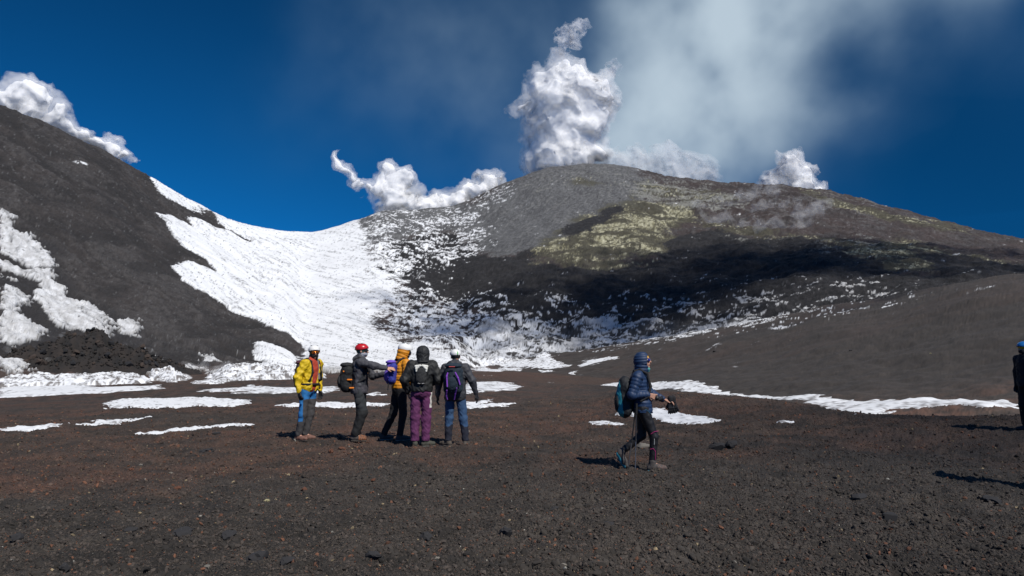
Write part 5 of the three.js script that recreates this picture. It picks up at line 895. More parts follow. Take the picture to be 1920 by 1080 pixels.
{ // 1: yellow jacket, open over red, white helmet and mirrored goggles
  const f = 1.15, pos = put(-3.92, -13.01), J = joints({ h: 1.76, lean: turned(0.16, 0, f), j: { elL: V(0.275, 1.16, -0.03), wrL: V(0.285, 0.9, 0.04), elR: V(-0.285, 1.16, -0.05), wrR: V(-0.28, 0.91, 0.03), knL: V(0.1, 0.49, 0.03), anL: V(0.085, 0.1, -0.01), anR: V(-0.085, 0.1, -0.03), toL: V(0.13, 0.045, 0.15), toR: V(-0.09, 0.045, 0.15) } }), H = headFrame(J, -36, 4), k = J.k;
  const p = thing('person', 'hiker in open yellow jacket over red layer, white helmet and orange goggles', 'person', pos, f, 'hikers');
  bodyOf(J, H, p);
  const slot = (x, y, z) => (z > J.che[2] + 0.02 ? 0.045 + 0.11 * (y - 0.95) - Math.abs(x - J.che[0] + 0.01 + 0.05 * (1.4 - y)) : -1);
  part('red_fleece', jacket(J, { fat: 0.955, hem: -0.075, arm: 0.7 }), cloth([0.42, 0.05, 0.022]), p);
  const y = [0.66, 0.45, 0.008], grey = [0.13, 0.13, 0.13];
  const jk = part('jacket', jacket(J, { fat: 1.1, hem: -0.05, arm: 1.12, collar: 0.05, cut: slot, disp: folds(0.013, 8), tint: (x, yy, z) => (yy > 1.42 * k && Math.abs(x - J.nek[0]) < 0.13 ? grey : y) }), tinted(0.6), p);
  for (const s of [-1, 1]) part('pocket_zip', strip([V(J.che[0] + s * 0.13, 1.26 * k, J.che[2] + 0.142), V(J.che[0] + s * 0.155, 1.14 * k, J.che[2] + 0.13)], 0.006), black, jk);
  part('lapel', blob([cap(V(J.che[0] + 0.075, 1.46 * k, J.che[2] + 0.09), V(J.che[0] + 0.085, 1.14 * k, J.wai[2] + 0.135), 0.026, 0.03)], { cell: 0.009 }), cloth([0.16, 0.16, 0.16]), jk);
  ribbon(J, 1.04 * k, 0.017, 1.13, black, p, 'hip_belt');
  part('trousers', trousers(J, { tint: (x, yy, z) => (yy > 0.76 * k && z > J.pel[2] - 0.02 || (x < J.knR[0] - 0.03 && Math.abs(z - J.knR[2]) < 0.05 && yy > 0.36) ? [0.018, 0.16, 0.42] : [0.055, 0.052, 0.053]) }), tinted(0.85), p);
  boots(J, p, mat(0.17, 0.085, 0.062, 0.75), mat(0.06, 0.05, 0.045, 0.8));
  gloves(J, p, gloveBlack);
  gaiter(H, k, black, p, -0.03);
  beanie(H, k, cloth([0.012, 0.12, 0.045]), p, 'balaclava', -0.05);
  helmet(H, p, mat(0.82, 0.82, 0.8, 0.35, { clearcoat: 0.4 }), k);
  eyewear(H, p, k, mat(0.5, 0.14, 0.02, 0.08, { metalness: 0.75 }), mat(0.02, 0.02, 0.02, 0.5), true);
  const r = rucksack('backpack', 'dark maroon backpack worn by the hiker in the yellow jacket', J, pos, f, [cloth([0.03, 0.02, 0.024]), cloth([0.07, 0.02, 0.03]), black], { w: 0.16, hgt: 0.26, t: 0.1 });
}
{ // 2: red helmet, arms held out, explaining
  const f = 1.62, pos = put(-2.84, -12.76), J = joints({ h: 1.76, lean: turned(0.03, 0, f), j: { shR: V(-0.18, 1.42, 0.03), elR: V(-0.21, 1.36, 0.27), wrR: V(-0.1, 1.315, 0.49), shL: V(0.18, 1.42, 0.02), elL: V(0.24, 1.16, 0.2), wrL: V(0.08, 1.2, 0.47), knL: V(0.09, 0.5, 0.06), knR: V(-0.1, 0.5, 0.08), anL: V(0.1, 0.1, -0.06), anR: V(-0.1, 0.1, -0.03), toL: V(0.12, 0.045, 0.11), toR: V(-0.12, 0.045, 0.15) } }), H = headFrame(J, -4, 2), k = J.k;
  const p = thing('person', 'hiker in red helmet and charcoal jacket holding both bare hands out', 'person', pos, f, 'hikers');
  bodyOf(J, H, p, { hands: { R: { fwd: [0.25, -0.12, 1], pal: [0.6, -0.75, 0], curl: 0.22 }, L: { fwd: [-0.1, 0.55, 1], pal: [-0.8, 0.35, 0.1], curl: 0.35 } } });
  const sh = (x, y, z) => { const arm = z > J.che[2] + 0.12 && y > 1.1 * k || Math.abs(x - J.che[0]) > 0.17; return y > 1.36 * k || arm ? [0.05, 0.05, 0.06] : y < 1.0 * k ? [0.055, 0.052, 0.062] : [0.014, 0.016, 0.022]; };
  const jk = part('jacket', jacket(J, { fat: 1.04, hem: -0.1, long: true, arm: 1.05, collar: 0.04, disp: folds(0.009, 8), tint: sh, extra: [ell(add(J.nek, [0, -0.02, -0.09]), [0.1, 0.06, 0.06])] }), tinted(0.75), p);
  part('zip', strip([V(J.che[0], 1.42 * k, J.che[2] + 0.135), V(J.wai[0], 1.0 * k, J.wai[2] + 0.15)], 0.006), mat(0.3, 0.12, 0.04), jk);
  const tr = part('trousers', trousers(J, { wide: 1.22, disp: folds(0.009, 6), tint: (x, y) => (y < 0.56 * k ? [0.011, 0.012, 0.013] : [0.026, 0.03, 0.033]) }), tinted(0.85), p);
  part('thigh_pocket', blob([ell(V(J.hiR[0] - 0.085, 0.72 * k, 0.03), [0.03, 0.07, 0.06])], { cell: 0.01 }), cloth([0.02, 0.023, 0.026]), tr);
  boots(J, p, mat(0.3, 0.1, 0.03, 0.8), mat(0.07, 0.06, 0.05, 0.8), { tint: (x, y, z) => (z > 0.05 && n3(x * 30, y * 40, z * 30) > -0.2 ? [0.26, 0.09, 0.03] : [0.06, 0.05, 0.045]) });
  gaiter(H, k, cloth([0.3, 0.31, 0.36]), p, -0.03);
  beanie(H, k, cloth([0.03, 0.075, 0.07]), p, 'beanie', -0.055);
  helmet(H, p, mat(0.5, 0.012, 0.016, 0.3, { clearcoat: 0.6 }), k);
  eyewear(H, p, k, mat(0.02, 0.02, 0.025, 0.1), black, false);
  const r = rucksack('backpack', 'black backpack with orange buckles worn by the red helmet hiker', J, pos, f, [cloth([0.011, 0.012, 0.013]), cloth([0.016, 0.017, 0.018]), black], { w: 0.17, hgt: 0.25, t: 0.135, up: -0.06 });
  for (const [x, y, z] of [[-0.86, 0.45, 0.7], [-0.98, -0.15, 1.3], [-0.9, -0.75, 1.6]]) part('buckle', blob([cap(r.at(x, y, z), r.at(x, y, z + 0.5), 0.017)], { cell: 0.007 }), mat(0.7, 0.2, 0.015), r.g);
}
{ // 3: orange quilted jacket, hood up under a white helmet
  const f = 2.12, pos = put(-2.2, -12.98), J = joints({ h: 1.76, lean: turned(0.16, -0.03, f), j: { elR: V(-0.26, 1.15, 0.02), wrR: V(-0.2, 1.0, 0.22), elL: V(0.25, 1.15, 0.02), wrL: V(0.22, 0.98, 0.2), knL: V(0.12, 0.49, -0.02), anL: V(0.13, 0.1, -0.16), toL: V(0.16, 0.045, 0.02), knR: V(-0.11, 0.49, 0.08), anR: V(-0.12, 0.1, 0.06), toR: V(-0.14, 0.045, 0.23) } }), H = headFrame(J, -18, 14), k = J.k;
  const p = thing('person', 'hiker in orange quilted puffer jacket with white helmet over the hood', 'person', pos, f, 'hikers');
  bodyOf(J, H, p);
  part('puffer_jacket', jacket(J, { fat: 1.04, hem: 0.0, arm: 1.16, ring: 0.058, collar: 0.05, disp: folds(0.004, 9) }), cloth([0.62, 0.24, 0.008], 0.6), p);
  part('hood', hoodUp(H, k, 0.05, 0.97), cloth([0.62, 0.24, 0.008], 0.6), p);
  part('trousers', trousers(J, { wide: 1.0 }), cloth([0.009, 0.009, 0.011]), p);
  boots(J, p, mat(0.055, 0.05, 0.05, 0.8), mat(0.2, 0.2, 0.2, 0.8));
  gloves(J, p, gloveBlack);
  helmet(H, p, mat(0.82, 0.82, 0.8, 0.35, { clearcoat: 0.4 }), k * 1.12, { up: 0.012 });
  eyewear(H, p, k, mat(0.02, 0.02, 0.025, 0.1), black, true);
  gaiter(H, k, black, p, -0.04);
  const r = rucksack('backpack', 'violet and blue backpack worn by the orange puffer hiker', J, pos, f, [cloth([0.1, 0.05, 0.4]), cloth([0.16, 0.09, 0.5]), black], { w: 0.135, hgt: 0.21, t: 0.1, up: 0.05, tint: (x, y, z) => (y < -0.1 || x < -0.08 ? [0.02, 0.03, 0.25] : [0.13, 0.07, 0.46]) });
  part('loose_strap', strip([r.at(-0.4, -0.8, 0.4), r.at(-0.5, -1.5, 0.2)], 0.012), black, r.g);
}
{ // 4: black hooded jacket, purple trousers, seen from behind
  const f = 3.2, pos = put(-1.62, -12.22), J = joints({ h: 1.74, lean: turned(0.03, 0.02, f), j: { elL: V(0.3, 1.16, -0.05), wrL: V(0.245, 0.93, 0.07), elR: V(-0.3, 1.17, -0.04), wrR: V(-0.19, 1.08, 0.18), knL: V(0.1, 0.49, 0.0), anL: V(0.085, 0.1, -0.02), knR: V(-0.1, 0.49, 0.0), anR: V(-0.1, 0.1, -0.03), toL: V(0.12, 0.045, -0.17), toR: V(-0.24, 0.045, 0.02) } }), H = headFrame(J, 16, 4), k = J.k;
  J.toL = V(J.anL[0] + 0.03, 0.045, J.anL[2] + 0.16);
  const p = thing('person', 'hiker in black hooded jacket and purple trousers seen from behind', 'person', pos, f, 'hikers');
  bodyOf(J, H, p, { hands: { L: { curl: 0.8 } } });
  const jk = part('jacket', jacket(J, { fat: 1.14, hem: 0.01, arm: 1.25, collar: 0.03, disp: folds(0.012, 7) }), cloth([0.011, 0.012, 0.013], 0.7), p);
  part('hood', hoodUp(H, k, 0, 1.0), cloth([0.014, 0.015, 0.017], 0.7), p);
  const b = (x, y, z = 0) => V(J.che[0] + x, J.che[1] + y, J.che[2] - 0.163 - z);
  const panel = part('back_panel', blob([ell(b(0, -0.05, 0.0), [0.095, 0.15, 0.045]), ell(b(0, -0.12, 0.0), [0.085, 0.08, 0.05])], { k: 0.03, cell: 0.009, disp: folds(0.004, 14) }), cloth([0.02, 0.021, 0.022]), jk);
  for (const s of [-1, 1]) {
    part('white_print', blob([cap(b(s * 0.02, 0.125), b(s * 0.1, 0.115, -0.012), 0.022, 0.02), cap(b(s * 0.095, 0.11, -0.01), b(s * 0.085, 0.03, 0.0), 0.021, 0.017), cap(b(s * 0.05, 0.1, 0.0), b(s * 0.085, 0.07, 0.0), 0.02)], { k: 0.015, cell: 0.007 }), cloth([0.72, 0.72, 0.66]), panel);
    part('reflective_tab', blob([cap(b(s * 0.018, -0.185, 0.03), b(s * 0.05, -0.182, 0.024), 0.011)], { cell: 0.006 }), cloth([0.25, 0.25, 0.25]), panel);
  }
  const tr = part('trousers', trousers(J, { wide: 1.16, disp: folds(0.009, 8), tint: (x, y, z) => (x < J.hiR[0] - 0.06 && y > 0.68 * k && y < 1.04 * k && Math.abs(z + 0.0) < 0.075 && Math.abs(n3(x * 20, y * 9, z * 9)) < 2 ? [0.68, 0.66, 0.62] : [0.105, 0.022, 0.085]) }), tinted(0.85), p);
  boots(J, p, mat(0.055, 0.055, 0.042, 0.85), mat(0.1, 0.1, 0.09, 0.8));
}
{ // 5: charcoal jacket, blue jeans, white helmet, navy pack with purple straps
  const f = 3.05, pos = put(-1.0, -12.22), J = joints({ h: 1.68, lean: turned(-0.01, 0, f), j: { elL: V(0.3, 1.17, -0.03), wrL: V(0.335, 0.9, 0.03), elR: V(-0.32, 1.18, -0.04), wrR: V(-0.385, 0.95, 0.02), knL: V(0.115, 0.49, 0.0), anL: V(0.125, 0.1, -0.02), knR: V(-0.15, 0.49, 0.0), anR: V(-0.2, 0.1, -0.03), toL: V(0.27, 0.045, 0.06), toR: V(-0.21, 0.045, 0.14) } }), H = headFrame(J, 8, 10), k = J.k;
  const p = thing('person', 'hiker in charcoal jacket and blue jeans with white helmet seen from behind', 'person', pos, f, 'hikers');
  bodyOf(J, H, p);
  part('jacket', jacket(J, { fat: 1.1, hem: -0.13, long: true, arm: 1.12, collar: 0.04, disp: folds(0.009, 8), tint: (x, y, z) => (y < 0.9 * k ? [0.013, 0.014, 0.018] : charcoal), extra: [ell(add(J.nek, [0, 0.015, -0.075]), [0.125, 0.055, 0.07]), ell(add(J.nek, [0, -0.03, -0.1]), [0.09, 0.06, 0.05])] }), tinted(0.7), p);
  part('jeans', trousers(J, { wide: 1.04, disp: folds(0.008, 8), tint: (x, y) => (y < 0.36 + 0.02 * Math.sin(x * 40) ? [0.012, 0.014, 0.026] : [0.028, 0.07, 0.15]) }), tinted(0.9), p);
  boots(J, p, mat(0.075, 0.06, 0.048, 0.85), mat(0.16, 0.14, 0.12, 0.8));
  gloves(J, p, gloveBlack);
  beanie(H, k, cloth([0.02, 0.02, 0.02]), p, 'balaclava', -0.07);
  const hm = helmet(H, p, mat(0.82, 0.82, 0.8, 0.35, { clearcoat: 0.4 }), k);
  part('green_mark', inHead(H, k, [cap(V(-0.035, 0.07, -0.128), V(-0.042, 0.025, -0.13), 0.009)], { cell: 0.005 }), mat(0.03, 0.5, 0.03), hm);
  part('neck_gaiter', inHead(H, k, [cap(V(0, -0.09, -0.01), V(0, -0.17, -0.03), 0.07, 0.08)], { cell: 0.009 }), black, p);
  const r = rucksack('backpack', 'navy backpack with purple straps worn by the blue jeans hiker', J, pos, f, [cloth([0.008, 0.018, 0.03]), cloth([0.01, 0.022, 0.036]), cloth([0.02, 0.02, 0.03])], { w: 0.175, hgt: 0.25, t: 0.11, up: 0.02 });
  const vio = cloth([0.2, 0.05, 0.42]);
  part('front_strap', strip([r.at(0.42, 0.42, -0.32), r.at(0.5, 0.2, -0.42), r.at(0.42, -0.5, -0.55)], 0.014), vio, r.g);
  part('front_strap', strip([r.at(-0.35, 0.45, -0.32), r.at(-0.62, 0.1, -0.32), r.at(-0.8, -0.35, -0.2)], 0.014), vio, r.g);
  part('bottom_strap', strip([r.at(0.5, -0.75, -0.2), r.at(0.62, -1.15, 0.4), r.at(0.55, -1.4, 0.75)], 0.012), vio, r.g);
  part('bottom_strap', strip([r.at(-0.5, -0.6, -0.3), r.at(-0.3, -1.0, 0.25), r.at(-0.15, -1.4, 0.72)], 0.012), vio, r.g);
  part('logo', strip([r.at(-0.28, 0.86, -0.32), r.at(0.28, 0.86, -0.32)], 0.008), mat(0.5, 0.08, 0.08), r.g);
}
{ // 6: woman walking to the right in a navy quilted jacket
  const f = 1.45, pos = put(1.82, -9.62), J = joints({ h: 1.62, j: { pel: V(0, 0.93, 0), wai: V(0, 1.07, -0.02), che: V(0, 1.27, -0.05), nek: V(0, 1.48, -0.03), head: V(0, 1.615, 0.02), shL: V(0.165, 1.4, -0.03), shR: V(-0.165, 1.4, -0.07), elR: V(-0.22, 1.12, -0.17), wrR: V(-0.13, 1.12, 0.08), elL: V(0.2, 1.15, 0.1), wrL: V(0.12, 1.04, 0.32), hiL: V(0.085, 0.9, 0.0), hiR: V(-0.085, 0.9, 0.0), knR: V(-0.075, 0.5, 0.15), anR: V(-0.07, 0.11, 0.12), toR: V(-0.085, 0.055, 0.29), knL: V(0.08, 0.5, -0.02), anL: V(0.08, 0.25, -0.33), toL: V(0.085, 0.055, -0.26) } }), H = headFrame(J, -8, -4), k = J.k;
  const p = thing('person', 'woman walking in navy quilted jacket and black leggings, hood up, in blue sunglasses', 'person', pos, f, 'hikers');
  bodyOf(J, H, p, { hands: { R: { fwd: [0.35, -0.35, 1], pal: [0.9, 0, -0.3], curl: 0.6 }, L: { fwd: [-0.1, -0.15, 1], pal: [0.1, -1, 0], curl: 0.75 } } });
  const navy = cloth([0.011, 0.033, 0.09], 0.6);
  const jk = part('puffer_jacket', jacket(J, { fat: 0.98, hem: -0.08, long: true, arm: 1.08, ring: 0.05, collar: 0.05, disp: folds(0.004, 9) }), navy, p);
  part('hem_seam', strip([V(J.pel[0] - 0.155, 0.95 * k, -0.04), V(J.pel[0] - 0.165, 0.9 * k, 0.04), V(J.pel[0] - 0.12, 0.84 * k, 0.1)], 0.005, 0.005), mat(0.02, 0.12, 0.2), jk);
  part('hood', hoodUp(H, k, 0.042, 0.95), navy, p);
  part('headband', inHead(H, k, [ell(V(0, 0.03, -0.01), [0.083, 0.098, 0.103])], { cell: 0.006, cut: (x, y) => Math.max(0.045 - y, y - 0.082) }), cloth([0.6, 0.33, 0.03]), p);
  eyewear(H, p, k, mat(0.05, 0.07, 0.5, 0.08, { metalness: 0.6 }), mat(0.7, 0.72, 0.75, 0.4), false);
  part('scarf', inHead(H, k, [ell(V(0, -0.125, 0.045), [0.05, 0.05, 0.045])], { cell: 0.007, disp: folds(0.005, 25) }), cloth([0.08, 0.3, 0.28]), p);
  const lg = part('leggings', trousers(J, { wide: 0.86, disp: folds(0.003, 12) }), cloth([0.009, 0.009, 0.011], 0.6), p);
  const pink = mat(0.3, 0.015, 0.12, 0.8), kn = J.knR, an = J.anR;
  part('pink_seam', strip([add(kn, [-0.066, 0.045, -0.045]), add(kn, [-0.068, 0.075, 0.0]), add(kn, [-0.05, 0.085, 0.055])], 0.005, 0.004), pink, lg);
  part('pink_seam', strip([add(an, [-0.056, 0.2, -0.03]), add(an, [-0.058, 0.21, 0.01]), add(an, [-0.052, 0.17, 0.04]), add(an, [-0.05, 0.06, 0.035])], 0.005, 0.004), pink, lg);
  part('reflective_seam', strip([add(kn, [-0.064, -0.02, 0.0]), add(kn, [-0.064, -0.1, -0.005])], 0.004, 0.004), mat(0.5, 0.52, 0.52, 0.5), lg);
  boots(J, p, mat(0.09, 0.075, 0.07, 0.8), mat(0.03, 0.25, 0.32, 0.7), { tall: 0.55, tint: (x, y, z, q) => (q === 'R' && z > 0.17 && n3(x * 60, y * 90, z * 60) > 0.35 ? [0.2, 0.1, 0.075] : [0.075, 0.065, 0.06]) });
  const r = rucksack('backpack', 'black and teal backpack worn by the walking woman', J, pos, f, [cloth([0.01, 0.012, 0.014]), cloth([0.01, 0.012, 0.014]), black], { w: 0.15, hgt: 0.27, t: 0.115, up: -0.09, noLid: true, tint: (x, y, z) => (z < -0.04 - 0.1 * (y + 0.12) ? [0.025, 0.27, 0.33] : [0.012, 0.014, 0.017]) });
  part('red_tag', blob([cap(V(J.shR[0] + 0.06, J.shR[1] + 0.055, J.shR[2] - 0.03), V(J.shR[0] + 0.06, J.shR[1] + 0.05, J.shR[2] + 0.02), 0.014)], { cell: 0.006 }), mat(0.6, 0.03, 0.02), r.g);
  // camera held at the belly
  const cam = thing('camera', 'small black camera held at the belly of the walking woman', 'camera', pos, f), cw = add(J.wrR, [0.06, -0.045, 0.115]);
  const cb = part('camera_body', blob([cap(add(cw, [-0.02, 0, 0]), add(cw, [0.05, 0, 0]), 0.032)], { cell: 0.006 }), mat(0.02, 0.02, 0.022, 0.5), cam);
  const lens = new THREE.CylinderGeometry(0.03, 0.032, 0.07, 20); lens.rotateX(Math.PI / 2 - 0.3); lens.translate(cw[0] + 0.02, cw[1] - 0.01, cw[2] + 0.055); part('lens', lens, mat(0.03, 0.03, 0.034, 0.3), cam);
  // the pair of gloves in her other hand
  const gl = (dx, dz, n) => { const g = thing('glove', n, 'glove', pos, f, undefined), w = add(J.wrL, [dx, -0.03, 0.09 + dz]); part('hand_shell', blob([...handPrims(w, [dx * 2, -1, 0.1 + dz * 3], [1, 0, 0], 1, 0.35, 1.25), cap(add(w, [0, 0.035, 0.0]), w, 0.034, 0.034)], { k: 0.01, cell: 0.0055 }), gloveBlack, g); part('cuff', blob([cap(add(w, [0, 0.05, 0]), add(w, [0, 0.03, 0]), 0.037)], { cell: 0.006 }), black, g); };
  gl(-0.02, 0.0, 'black glove in front of its pair in the hand of the walking woman'); gl(0.03, 0.045, 'black glove behind its pair in the hand of the walking woman');
  // trekking poles hanging from the pack
  const pole = (a, b, n) => {
    const g = thing('trekking_pole', n, 'trekking pole', pos, f), A = new THREE.Vector3(...a), B = new THREE.Vector3(...b), d = B.clone().sub(A), L = d.length(), q = new THREE.Quaternion().setFromUnitVectors(new THREE.Vector3(0, 1, 0), d.clone().normalize());
    const tube = (r, from, to, m, nm) => { const t = new THREE.CylinderGeometry(r, r, L * (to - from), 10); t.applyQuaternion(q); const c = A.clone().lerp(B, (from + to) / 2); t.translate(c.x, c.y, c.z); part(nm, t, m, g); };
    tube(0.0095, 0, 0.45, mat(0.05, 0.05, 0.055, 0.4, { metalness: 0.5 }), 'upper_shaft'); tube(0.0075, 0.45, 0.955, mat(0.3, 0.3, 0.31, 0.35, { metalness: 0.8 }), 'lower_shaft'); tube(0.012, 0.43, 0.47, darkRubber, 'clamp'); tube(0.022, 0.93, 0.94, darkRubber, 'basket'); tube(0.005, 0.955, 1, mat(0.2, 0.2, 0.2, 0.4, { metalness: 0.9 }), 'tip'); tube(0.015, -0.18, 0, black, 'grip');
  };
  pole([-0.17, 0.78, -0.1], [-0.19, -0.0, -0.13], 'trekking pole nearer the walking woman, straight down behind her thigh'); pole([-0.1, 0.72, -0.12], [-0.02, 0.0, -0.22], 'trekking pole slanting back beside the other behind the walking woman');
}
{ // 7: at the right edge, blue helmet over a yellow band, dark jacket
  const f = -1.5, pos = put(8.98, -12.0), J = joints({ h: 1.54, j: { elL: V(0.24, 1.16, -0.02), wrL: V(0.24, 0.92, 0.03), elR: V(-0.25, 1.16, -0.02), wrR: V(-0.25, 0.92, 0.02) } }), H = headFrame(J, 0, 4), k = J.k;
  const p = thing('person', 'hiker in blue helmet and black jacket at the edge of the plain', 'person', pos, f, 'hikers');
  bodyOf(J, H, p);
  const jk = part('jacket', jacket(J, { fat: 1.06, hem: -0.08, long: true, arm: 1.1, collar: 0.05, disp: folds(0.008, 8) }), cloth([0.01, 0.011, 0.016]), p);
  part('round_patch', blob([ell(add(J.shL, [0.055, -0.06, 0.03]), [0.03, 0.036, 0.036])], { cell: 0.007 }), cloth([0.16, 0.2, 0.2]), jk);
  part('trousers', trousers(J, { wide: 1.15 }), cloth([0.009, 0.009, 0.011]), p);
  boots(J, p, mat(0.03, 0.03, 0.03, 0.8), darkRubber);
  gloves(J, p, gloveBlack);
  gaiter(H, k, black, p, -0.02);
  part('headband', inHead(H, k, [ell(V(0, 0.03, -0.01), [0.09, 0.1, 0.108])], { cell: 0.006, cut: (x, y) => Math.max(0.0 - y, y - 0.045) }), cloth([0.6, 0.38, 0.01]), p);
  const hm = helmet(H, p, mat(0.02, 0.2, 0.55, 0.35, { clearcoat: 0.5 }), k);
  part('crest_mark', inHead(H, k, [ell(V(0.098, 0.062, 0.05), [0.012, 0.013, 0.011])], { cell: 0.004 }), mat(0.8, 0.8, 0.8), hm);
  // another hiker stands just outside the view on the right; the shadow reaches in over the cinders
  const q = p.clone(); q.name = numbered('person'); q.position.set(...put(6.3, -7.82)); q.rotation.y = 2.6; q.scale.setScalar(1.12); tag(q, 'hiker beyond the frame whose long shadow falls across the dark cinders', 'person', 'hikers'); scene.add(q);
}

// ---------------------------------------------------------------- steam: clouds of drifting droplets, each a speck that scatters the light
const steamMat = new THREE.MeshPhysicalMaterial({ name: 'steam', color: new THREE.Color(1, 1, 1), roughness: 1, transmission: 0.3, thickness: 0, specularIntensity: 0, side: THREE.DoubleSide, transparent: true, opacity: 0.075 });
const fumeMat = steamMat.clone(); fumeMat.opacity = 0.028; fumeMat.name = 'fumes';
const coreMat = new THREE.MeshPhysicalMaterial({ name: 'dense_steam', color: new THREE.Color(1, 1, 1), roughness: 1, transmission: 0.12, thickness: 0, specularIntensity: 0 });
// a billow: its dense inside as one soft surface, and round it a halo of specks that thins out into the air
function steam(name, label, blobs, { grain: gr, erode = 1, core = 0.5, cell = 0.9, shells = 8, top = 0.5, warp = 0.4, air = steamMat }) {
  const dens = (x, y, z) => {
    const wx = gr * warp * fbm3(x / gr * 0.8 + 11, y / gr * 0.8, z / gr * 0.8, 3), wy = gr * warp * fbm3(x / gr * 0.8, y / gr * 0.8 + 23, z / gr * 0.8, 3), px = x + wx, py = y + wy;
    let f = 0;
    for (const [bx, by, bz, br, q] of blobs) { const e = Math.hypot(px - bx, py - by, (z - bz)) / (br * 0.94); if (e < 1.7) { const v = (1.62 - e) * (0.3 + 0.7 * q) * 0.9, h = Math.max(0.25 - Math.abs(f - v), 0) / 0.25; f = Math.max(f, v) + h * h * 0.0625 * (f > 0 ? 1 : 0); } }
    if (f <= 0) return -0.2;
    return Math.min(1.15 * f, f + erode * lerp(1, 0.3, ss(0.25, 0.8, f)) * (1.15 * fbm3(px / gr, py / gr, z / gr, 4) - 0.2));
  };
  const lo = [1e9, 1e9, 1e9], hi = [-1e9, -1e9, -1e9];
  for (const b of blobs) for (let i = 0; i < 3; i++) { lo[i] = Math.min(lo[i], b[i] - b[3] * 1.75); hi[i] = Math.max(hi[i], b[i] + b[3] * 1.75); }
  const n = [0, 1, 2].map((i) => Math.ceil((hi[i] - lo[i]) / cell) + 2), S = new Float32Array(n[0] * n[1] * n[2]);
  for (let k = 0, q = 0; k < n[2]; k++) for (let jj = 0; jj < n[1]; jj++) for (let i = 0; i < n[0]; i++, q++) S[q] = dens(lo[0] + i * cell, lo[1] + jj * cell, lo[2] + k * cell);
  const at = (x, y, z) => {
    const u = clamp((x - lo[0]) / cell, 0, n[0] - 1.001), v = clamp((y - lo[1]) / cell, 0, n[1] - 1.001), w = clamp((z - lo[2]) / cell, 0, n[2] - 1.001), i = Math.floor(u), jj = Math.floor(v), k = Math.floor(w), fu = u - i, fv = v - jj, fw = w - k, q = i + n[0] * (jj + n[1] * k), Y = n[0], Z = n[0] * n[1];
    return lerp(lerp(lerp(S[q], S[q + 1], fu), lerp(S[q + Y], S[q + Y + 1], fu), fv), lerp(lerp(S[q + Z], S[q + Z + 1], fu), lerp(S[q + Z + Y], S[q + Z + Y + 1], fu), fv), fw);
  };
  const iso = (level) => { const g = skinOver((x, y, z) => level - at(x, y, z), [lo, hi], cell); return g.index.count ? g.toNonIndexed() : null; };
  const outer = []; for (let k = 0; k < shells; k++) { const g = iso(0.03 + (top - 0.05) * k / shells); if (g) outer.push(g); }
  const veil = mergeGeometries(outer), inner = core < 2 ? iso(core) : null;
  const m = inner ? new THREE.Mesh(mergeGeometries([inner, veil], true), [coreMat, air]) : new THREE.Mesh(veil, air);
  m.name = numbered(name); m.userData = { label, kind: 'stuff', category: 'steam' }; scene.add(m);
}
steam('steam_cloud', 'tall bright white steam column rising from the cone summit', STEAM.summit, { grain: 20, erode: 1.0, core: 0.52, top: 0.5, cell: 1.15, shells: 7 });
steam('steam_cloud', 'small torn wisp of steam high above the summit column', STEAM.wisp, { grain: 9, erode: 1.2, core: 9, cell: 0.8, top: 0.5, shells: 7 });
steam('steam_cloud', 'white steam bank over the rim left of the cone summit', STEAM.saddle, { grain: 12, erode: 1.05, core: 0.56, top: 0.52, cell: 0.85, shells: 7 });
steam('steam_cloud', 'white steam streaming down along the ridge of the left flank', STEAM.flank, { grain: 10, erode: 1.05, core: 0.56, top: 0.52, cell: 0.75, shells: 7 });
steam('steam_cloud', 'small round steam puff on the rim right of the summit', STEAM.east, { grain: 12, erode: 1.0, core: 0.52, top: 0.5, cell: 0.85, shells: 7 });
steam('steam_cloud', 'soft thin steam bank just right of the summit', STEAM.ridge, { grain: 18, erode: 0.8, core: 9, top: 0.75, cell: 1.2, shells: 8 });
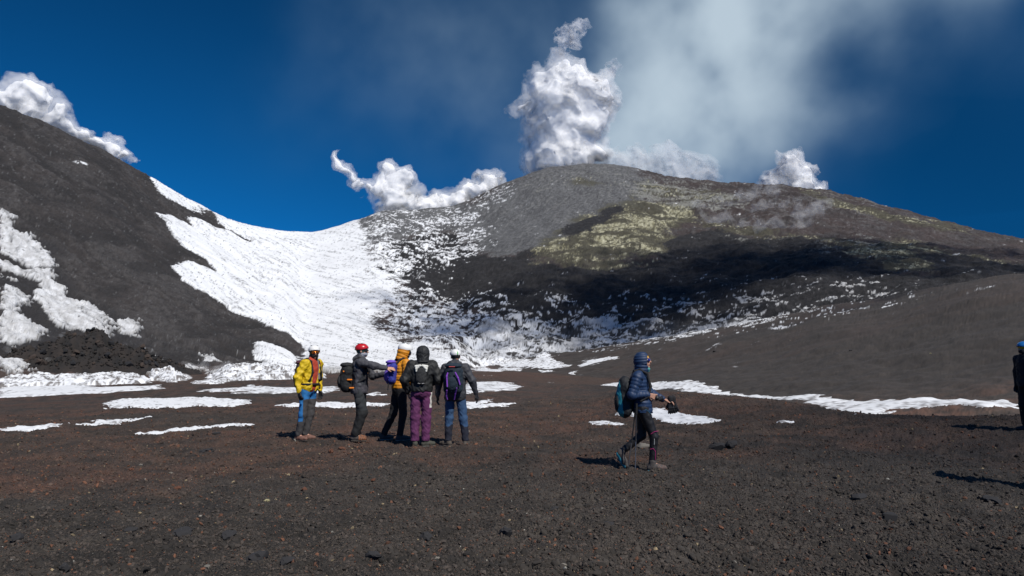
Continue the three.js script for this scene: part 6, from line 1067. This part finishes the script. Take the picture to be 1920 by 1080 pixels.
// fumes: low drifts that creep along the slope from a vent
function drifts(L, seed, q) {
  const r = rng(seed), out = [];
  for (const [x, y, z, rad] of L) {
    let px = x, pz = z, rr = rad * 0.7;
    for (let k = 0; k < 5; k++) { out.push([px, landform(px, pz) + rr * 0.7, pz, rr, q * (1 - k / 7)]); px += rr * (0.5 + 0.5 * r()); pz -= rr * (0.3 * r()); rr *= 0.92 + 0.2 * r(); }
  }
  return out;
}
steam('steam_cloud', 'thin fumes drifting over the lava mound and dirty ice', drifts(FUMES.mound.filter((f) => f[1] < 4), 71, 0.35), { grain: 2.4, erode: 1.3, core: 9, cell: 0.32, top: 0.5, shells: 4, air: fumeMat });
steam('steam_cloud', 'thin fume threads crawling over the brown cone slope', drifts(FUMES.cone, 72, 0.3), { grain: 8, erode: 1.4, core: 9, cell: 0.9, top: 0.5, shells: 4, warp: 0.8, air: fumeMat });
// unseen gas plume, added to shade the black lower cone and the right plain
{
  const r = rng(91), pos = [], UPY = 250;
  const cells = [[28, -192, 66, 34, 1.1], [88, -196, 76, 36, 1.2], [165, -158, 66, 24, 0.9], [80, -120, 60, 12, 0.35], [75, -85, 50, 9, 0.4], [24, -14, 19, 15, 0.55]];
  for (const [cx, cz, rx, rz, q] of cells) {
    const n = Math.round(rx * rz * 15 * q);
    for (let k = 0; k < n; k++) {
      const a = r() * 6.283, e = Math.sqrt(r()) * 1.5, gx = cx + Math.cos(a) * rx * e, gz = cz + Math.sin(a) * rz * e, d = 1.25 - e + 0.7 * fbm2(gx * 0.015, gz * 0.02, 3);
      if (r() > ss(-0.1, 1.1, d)) continue;
      const gy = landform(gx, gz), up = UPY + 130 * r() - gy, x = gx + SUN.x / SUN.y * up, z = gz + SUN.z / SUN.y * up, y = gy + up, s = 0.9 + 0.9 * r();
      const u = r() * 6.283, v = r() * 6.283;
      for (const w of [0, 2.094, 4.189]) { const c = Math.cos(w + u) * s, f = Math.sin(w + u) * s; pos.push(x + c, y + f * Math.sin(v) * 0.6, z + f); }
    }
  }
  const g = new THREE.BufferGeometry(); g.setAttribute('position', new THREE.Float32BufferAttribute(pos, 3)); g.computeVertexNormals();
  const m = new THREE.Mesh(g, new THREE.MeshPhysicalMaterial({ name: 'added_shade_plume', color: new THREE.Color(0.95, 0.95, 0.95), roughness: 1, transmission: 0.12, thickness: 0, transparent: true, opacity: 0.34 })); m.name = numbered('steam_cloud'); m.userData = { label: 'unseen wide gas plume added overhead for its shade', kind: 'stuff', category: 'steam' }; scene.add(m);
}

scene.traverse((o) => { if (o.isMesh) { o.castShadow = true; o.receiveShadow = true; } });
renderer.render(scene, camera);
